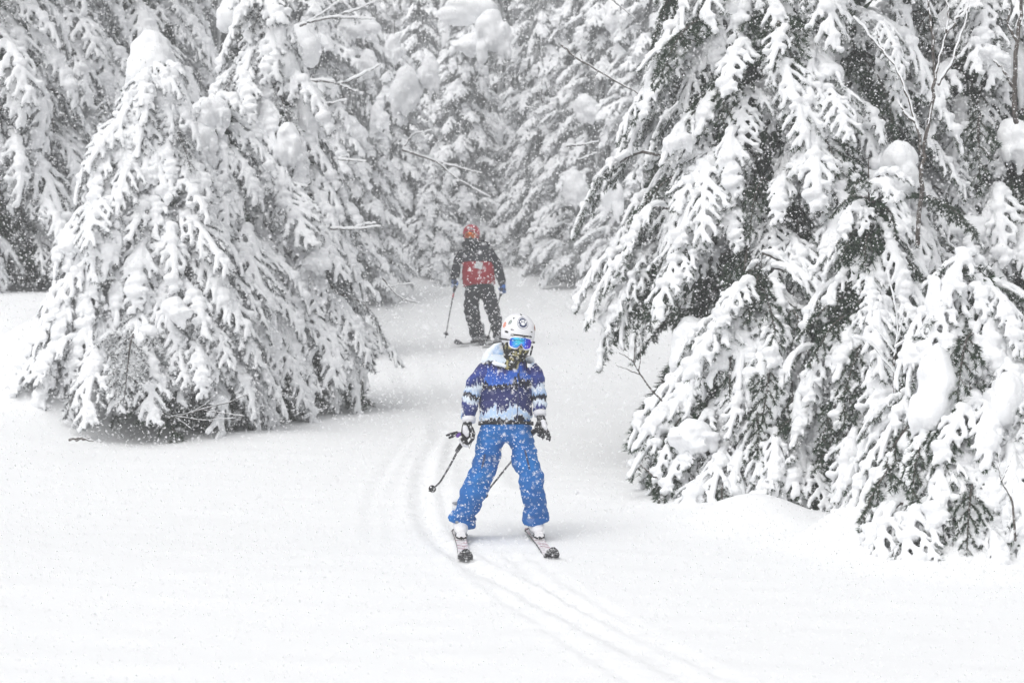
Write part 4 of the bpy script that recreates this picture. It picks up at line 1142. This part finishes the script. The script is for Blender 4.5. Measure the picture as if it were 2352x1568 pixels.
link('trousers', remesh(g, 'trousers', .015, [M['dark_cloth']], 2, 1, creases(.026, 11, 6)), man)
for wr, pl, sg in (((1045, 638, -.04), (1043, 647, -.06), 1), ((1153, 649, -.04), (1155, 661, -.06), -1)):
    W = P(*wr); Q = P(*pl); dz = np.array([0, 0, -1.0]); fr = np.array([0, -1.0, 0]); sd_ = np.array([1.0, 0, 0])
    fs = []
    for k in range(4):
        b0 = Q + sd_ * (k - 1.5) * .021 + dz * .02
        fs.append([b0, b0 + dz * .035 + fr * .02, b0 + dz * .05 + fr * .0, b0 + dz * .03 - fr * .02])
    th = [Q + sd_ * sg * .045, Q + sd_ * sg * .05 + dz * .03 + fr * .03, Q + sd_ * sg * .03 + dz * .05 + fr * .045]
    hand(man, 'glove', [M['glove_blue']], W, Q, fs, th, .0155, ([W - dz * .02, W + dz * .03], [.058, .055], M['dark_cloth']))
Rh = np.array(Euler((R(-8), R(2), R(-4))).to_matrix())
hel, S, edge = helmet_shell('helmet', (.124, .142, .128), [M['helmet_red']], -.02, -.10, -.08, man, Rh, HEAD)
patch(S, -.35, .05, .12, disc(.026, 0, 0, 16, .022), .002, 'sticker', M['pass_white'], hel)
patch(S, .15, .03, .12, disc(.036, 0, 0, 16, .016), .002, 'sticker', M['grey'], hel)
g = Geo(); g.tube([S(a, edge(a) + .004, .002) for a in np.linspace(-.66, .66, 16)], .006, 8); link('brow_trim', g.mesh('brow_trim', [M['black']]), hel)
goggles(hel, lambda a, z, o: S(a, z, o), M['lens_orange'], M['red_print'], M['black'], .13, -.028, -.10, .70, .006)
hp = lambda x, y, z: HEAD + np.array(Rh) @ np.array([x, y, z])
g = Geo(); g.tube([hp(0, -.01, -.07), hp(0, -.012, -.11), hp(0, 0, -.16), hp(0, .01, -.21)], [(.098, .118), (.094, .115), (.085, .09), (.1, .1)], 18)
link('neck_gaiter', remesh(g, 'neck_gaiter', .014, [M['dark_cloth']], 3), man)
for i, (bx, by, hd2, nm) in enumerate(((1098, 791, (-.47, -.88), 'dark ski of the far skier, its broad shovel pointing left out of the snow'), (1149, 793, (-.42, -.91), 'far ski of the skier in red, half hidden behind the white helmet'))):
    c = ground_hit(bx, by); d2 = nrm(np.array([hd2[0], hd2[1], .1528 * hd2[1]]))
    tip = c + d2 * .66 + np.array([0, 0, .02]); tip[2] = float(ground_z(tip[0], tip[1])) + .02
    hd = nrm(c + np.array([0, 0, .02]) - tip)
    root, at_, Rm = ski('ski', nm, tip, hd, 1.65, .135, [M['ski_dark'], M['ski_dark']], 'skis of the far skier', .01)
    bindings(root, at_, Rm, .56, .93, 1.1)
    boot(man, tip + at_(.75, 0, .13) - base, -hd, 1.15, [M['grey'], M['black'], M['black']])
pole('ski pole planted at arm length left of the far skier', base + P(1047, 650, -.07), [base + P(1043, 668, -.08), base + P(1036, 703, -.1), base + P(1023, 775, -.25)], .011, 'poles of the far skier', M['pole'], M['helmet_red'])
pole('ski pole slanting down between the legs of the far skier', base + P(1153, 664, -.06), [base + P(1150, 676, .0), base + P(1134, 728, .25), base + P(1119, 783, .4)], .011, 'poles of the far skier', M['pole'])
# ------------------------------------------------------------------ falling snow and haze
def falling_snow():
    # flakes fill the air round the slope; sizes are clumped wet flakes of a few millimetres
    rg = np.random.default_rng(77)
    parts = []
    for n, y0, y1, r0, r1 in [(180, 3.0, 6.0, .003, .008), (130000, 6.0, 15.5, .0020, .0075), (40000, 15, 26, .0045, .013), (36000, 26, 46, .0075, .019)]:
        y = (rg.uniform(y0 ** 3, y1 ** 3, n)) ** (1 / 3)
        x = rg.uniform(-.33, .33, n) * y; h = rg.uniform(-.2, .2, n) * y
        p = np.stack([x, y * math.cos(PITCH) - h * math.sin(PITCH), CAM[2] + y * math.sin(PITCH) + h * math.cos(PITCH)], 1)
        r = r0 + (r1 - r0) * rg.beta(1.3, 4.2, n)
        ok = p[:, 2] > ground_z(p[:, 0], p[:, 1]) + .02
        parts.append(np.concatenate([p[ok], r[ok, None]], 1))
    P = np.concatenate(parts); n = len(P)
    o = np.array([(1, 0, -.7), (-1, 0, -.7), (0, 1, .7), (0, -1, .7)], float)
    V = P[:, None, :3] + o[None] * P[:, None, 3:] * rg.uniform(.6, 1.2, (n, 4, 1)) + rg.normal(0, .2, (n, 4, 3)) * P[:, None, 3:]
    f = np.array([(0, 2, 3), (1, 3, 2), (0, 1, 2), (1, 0, 3)])
    F = (np.arange(n)[:, None, None] * 4 + f[None]).reshape(-1, 3)
    ob = link('falling_snow', mesh_np('falling_snow', V.reshape(-1, 3), F, [M['flake']], None, False))
    tag(ob, 'white snowflakes falling through the air over the slope', kind='stuff')
falling_snow()

hz = bpy.data.materials.new('haze'); hz.use_nodes = True
hn = hz.node_tree.nodes; hn.clear()
ho = hn.new('ShaderNodeOutputMaterial'); hv = hn.new('ShaderNodeVolumePrincipled')
hv.inputs['Color'].default_value = (.95, .96, .97, 1)
hv.inputs['Density'].default_value = HAZE
hv.inputs['Anisotropy'].default_value = 0.0
hz.node_tree.links.new(hv.outputs[0], ho.inputs['Volume'])
g = Geo(); g.box((0, 69, 14), (95, 83, 18.5)); 
haze = link('haze', g.mesh('haze', [hz], False)); tag(haze, kind='stuff')
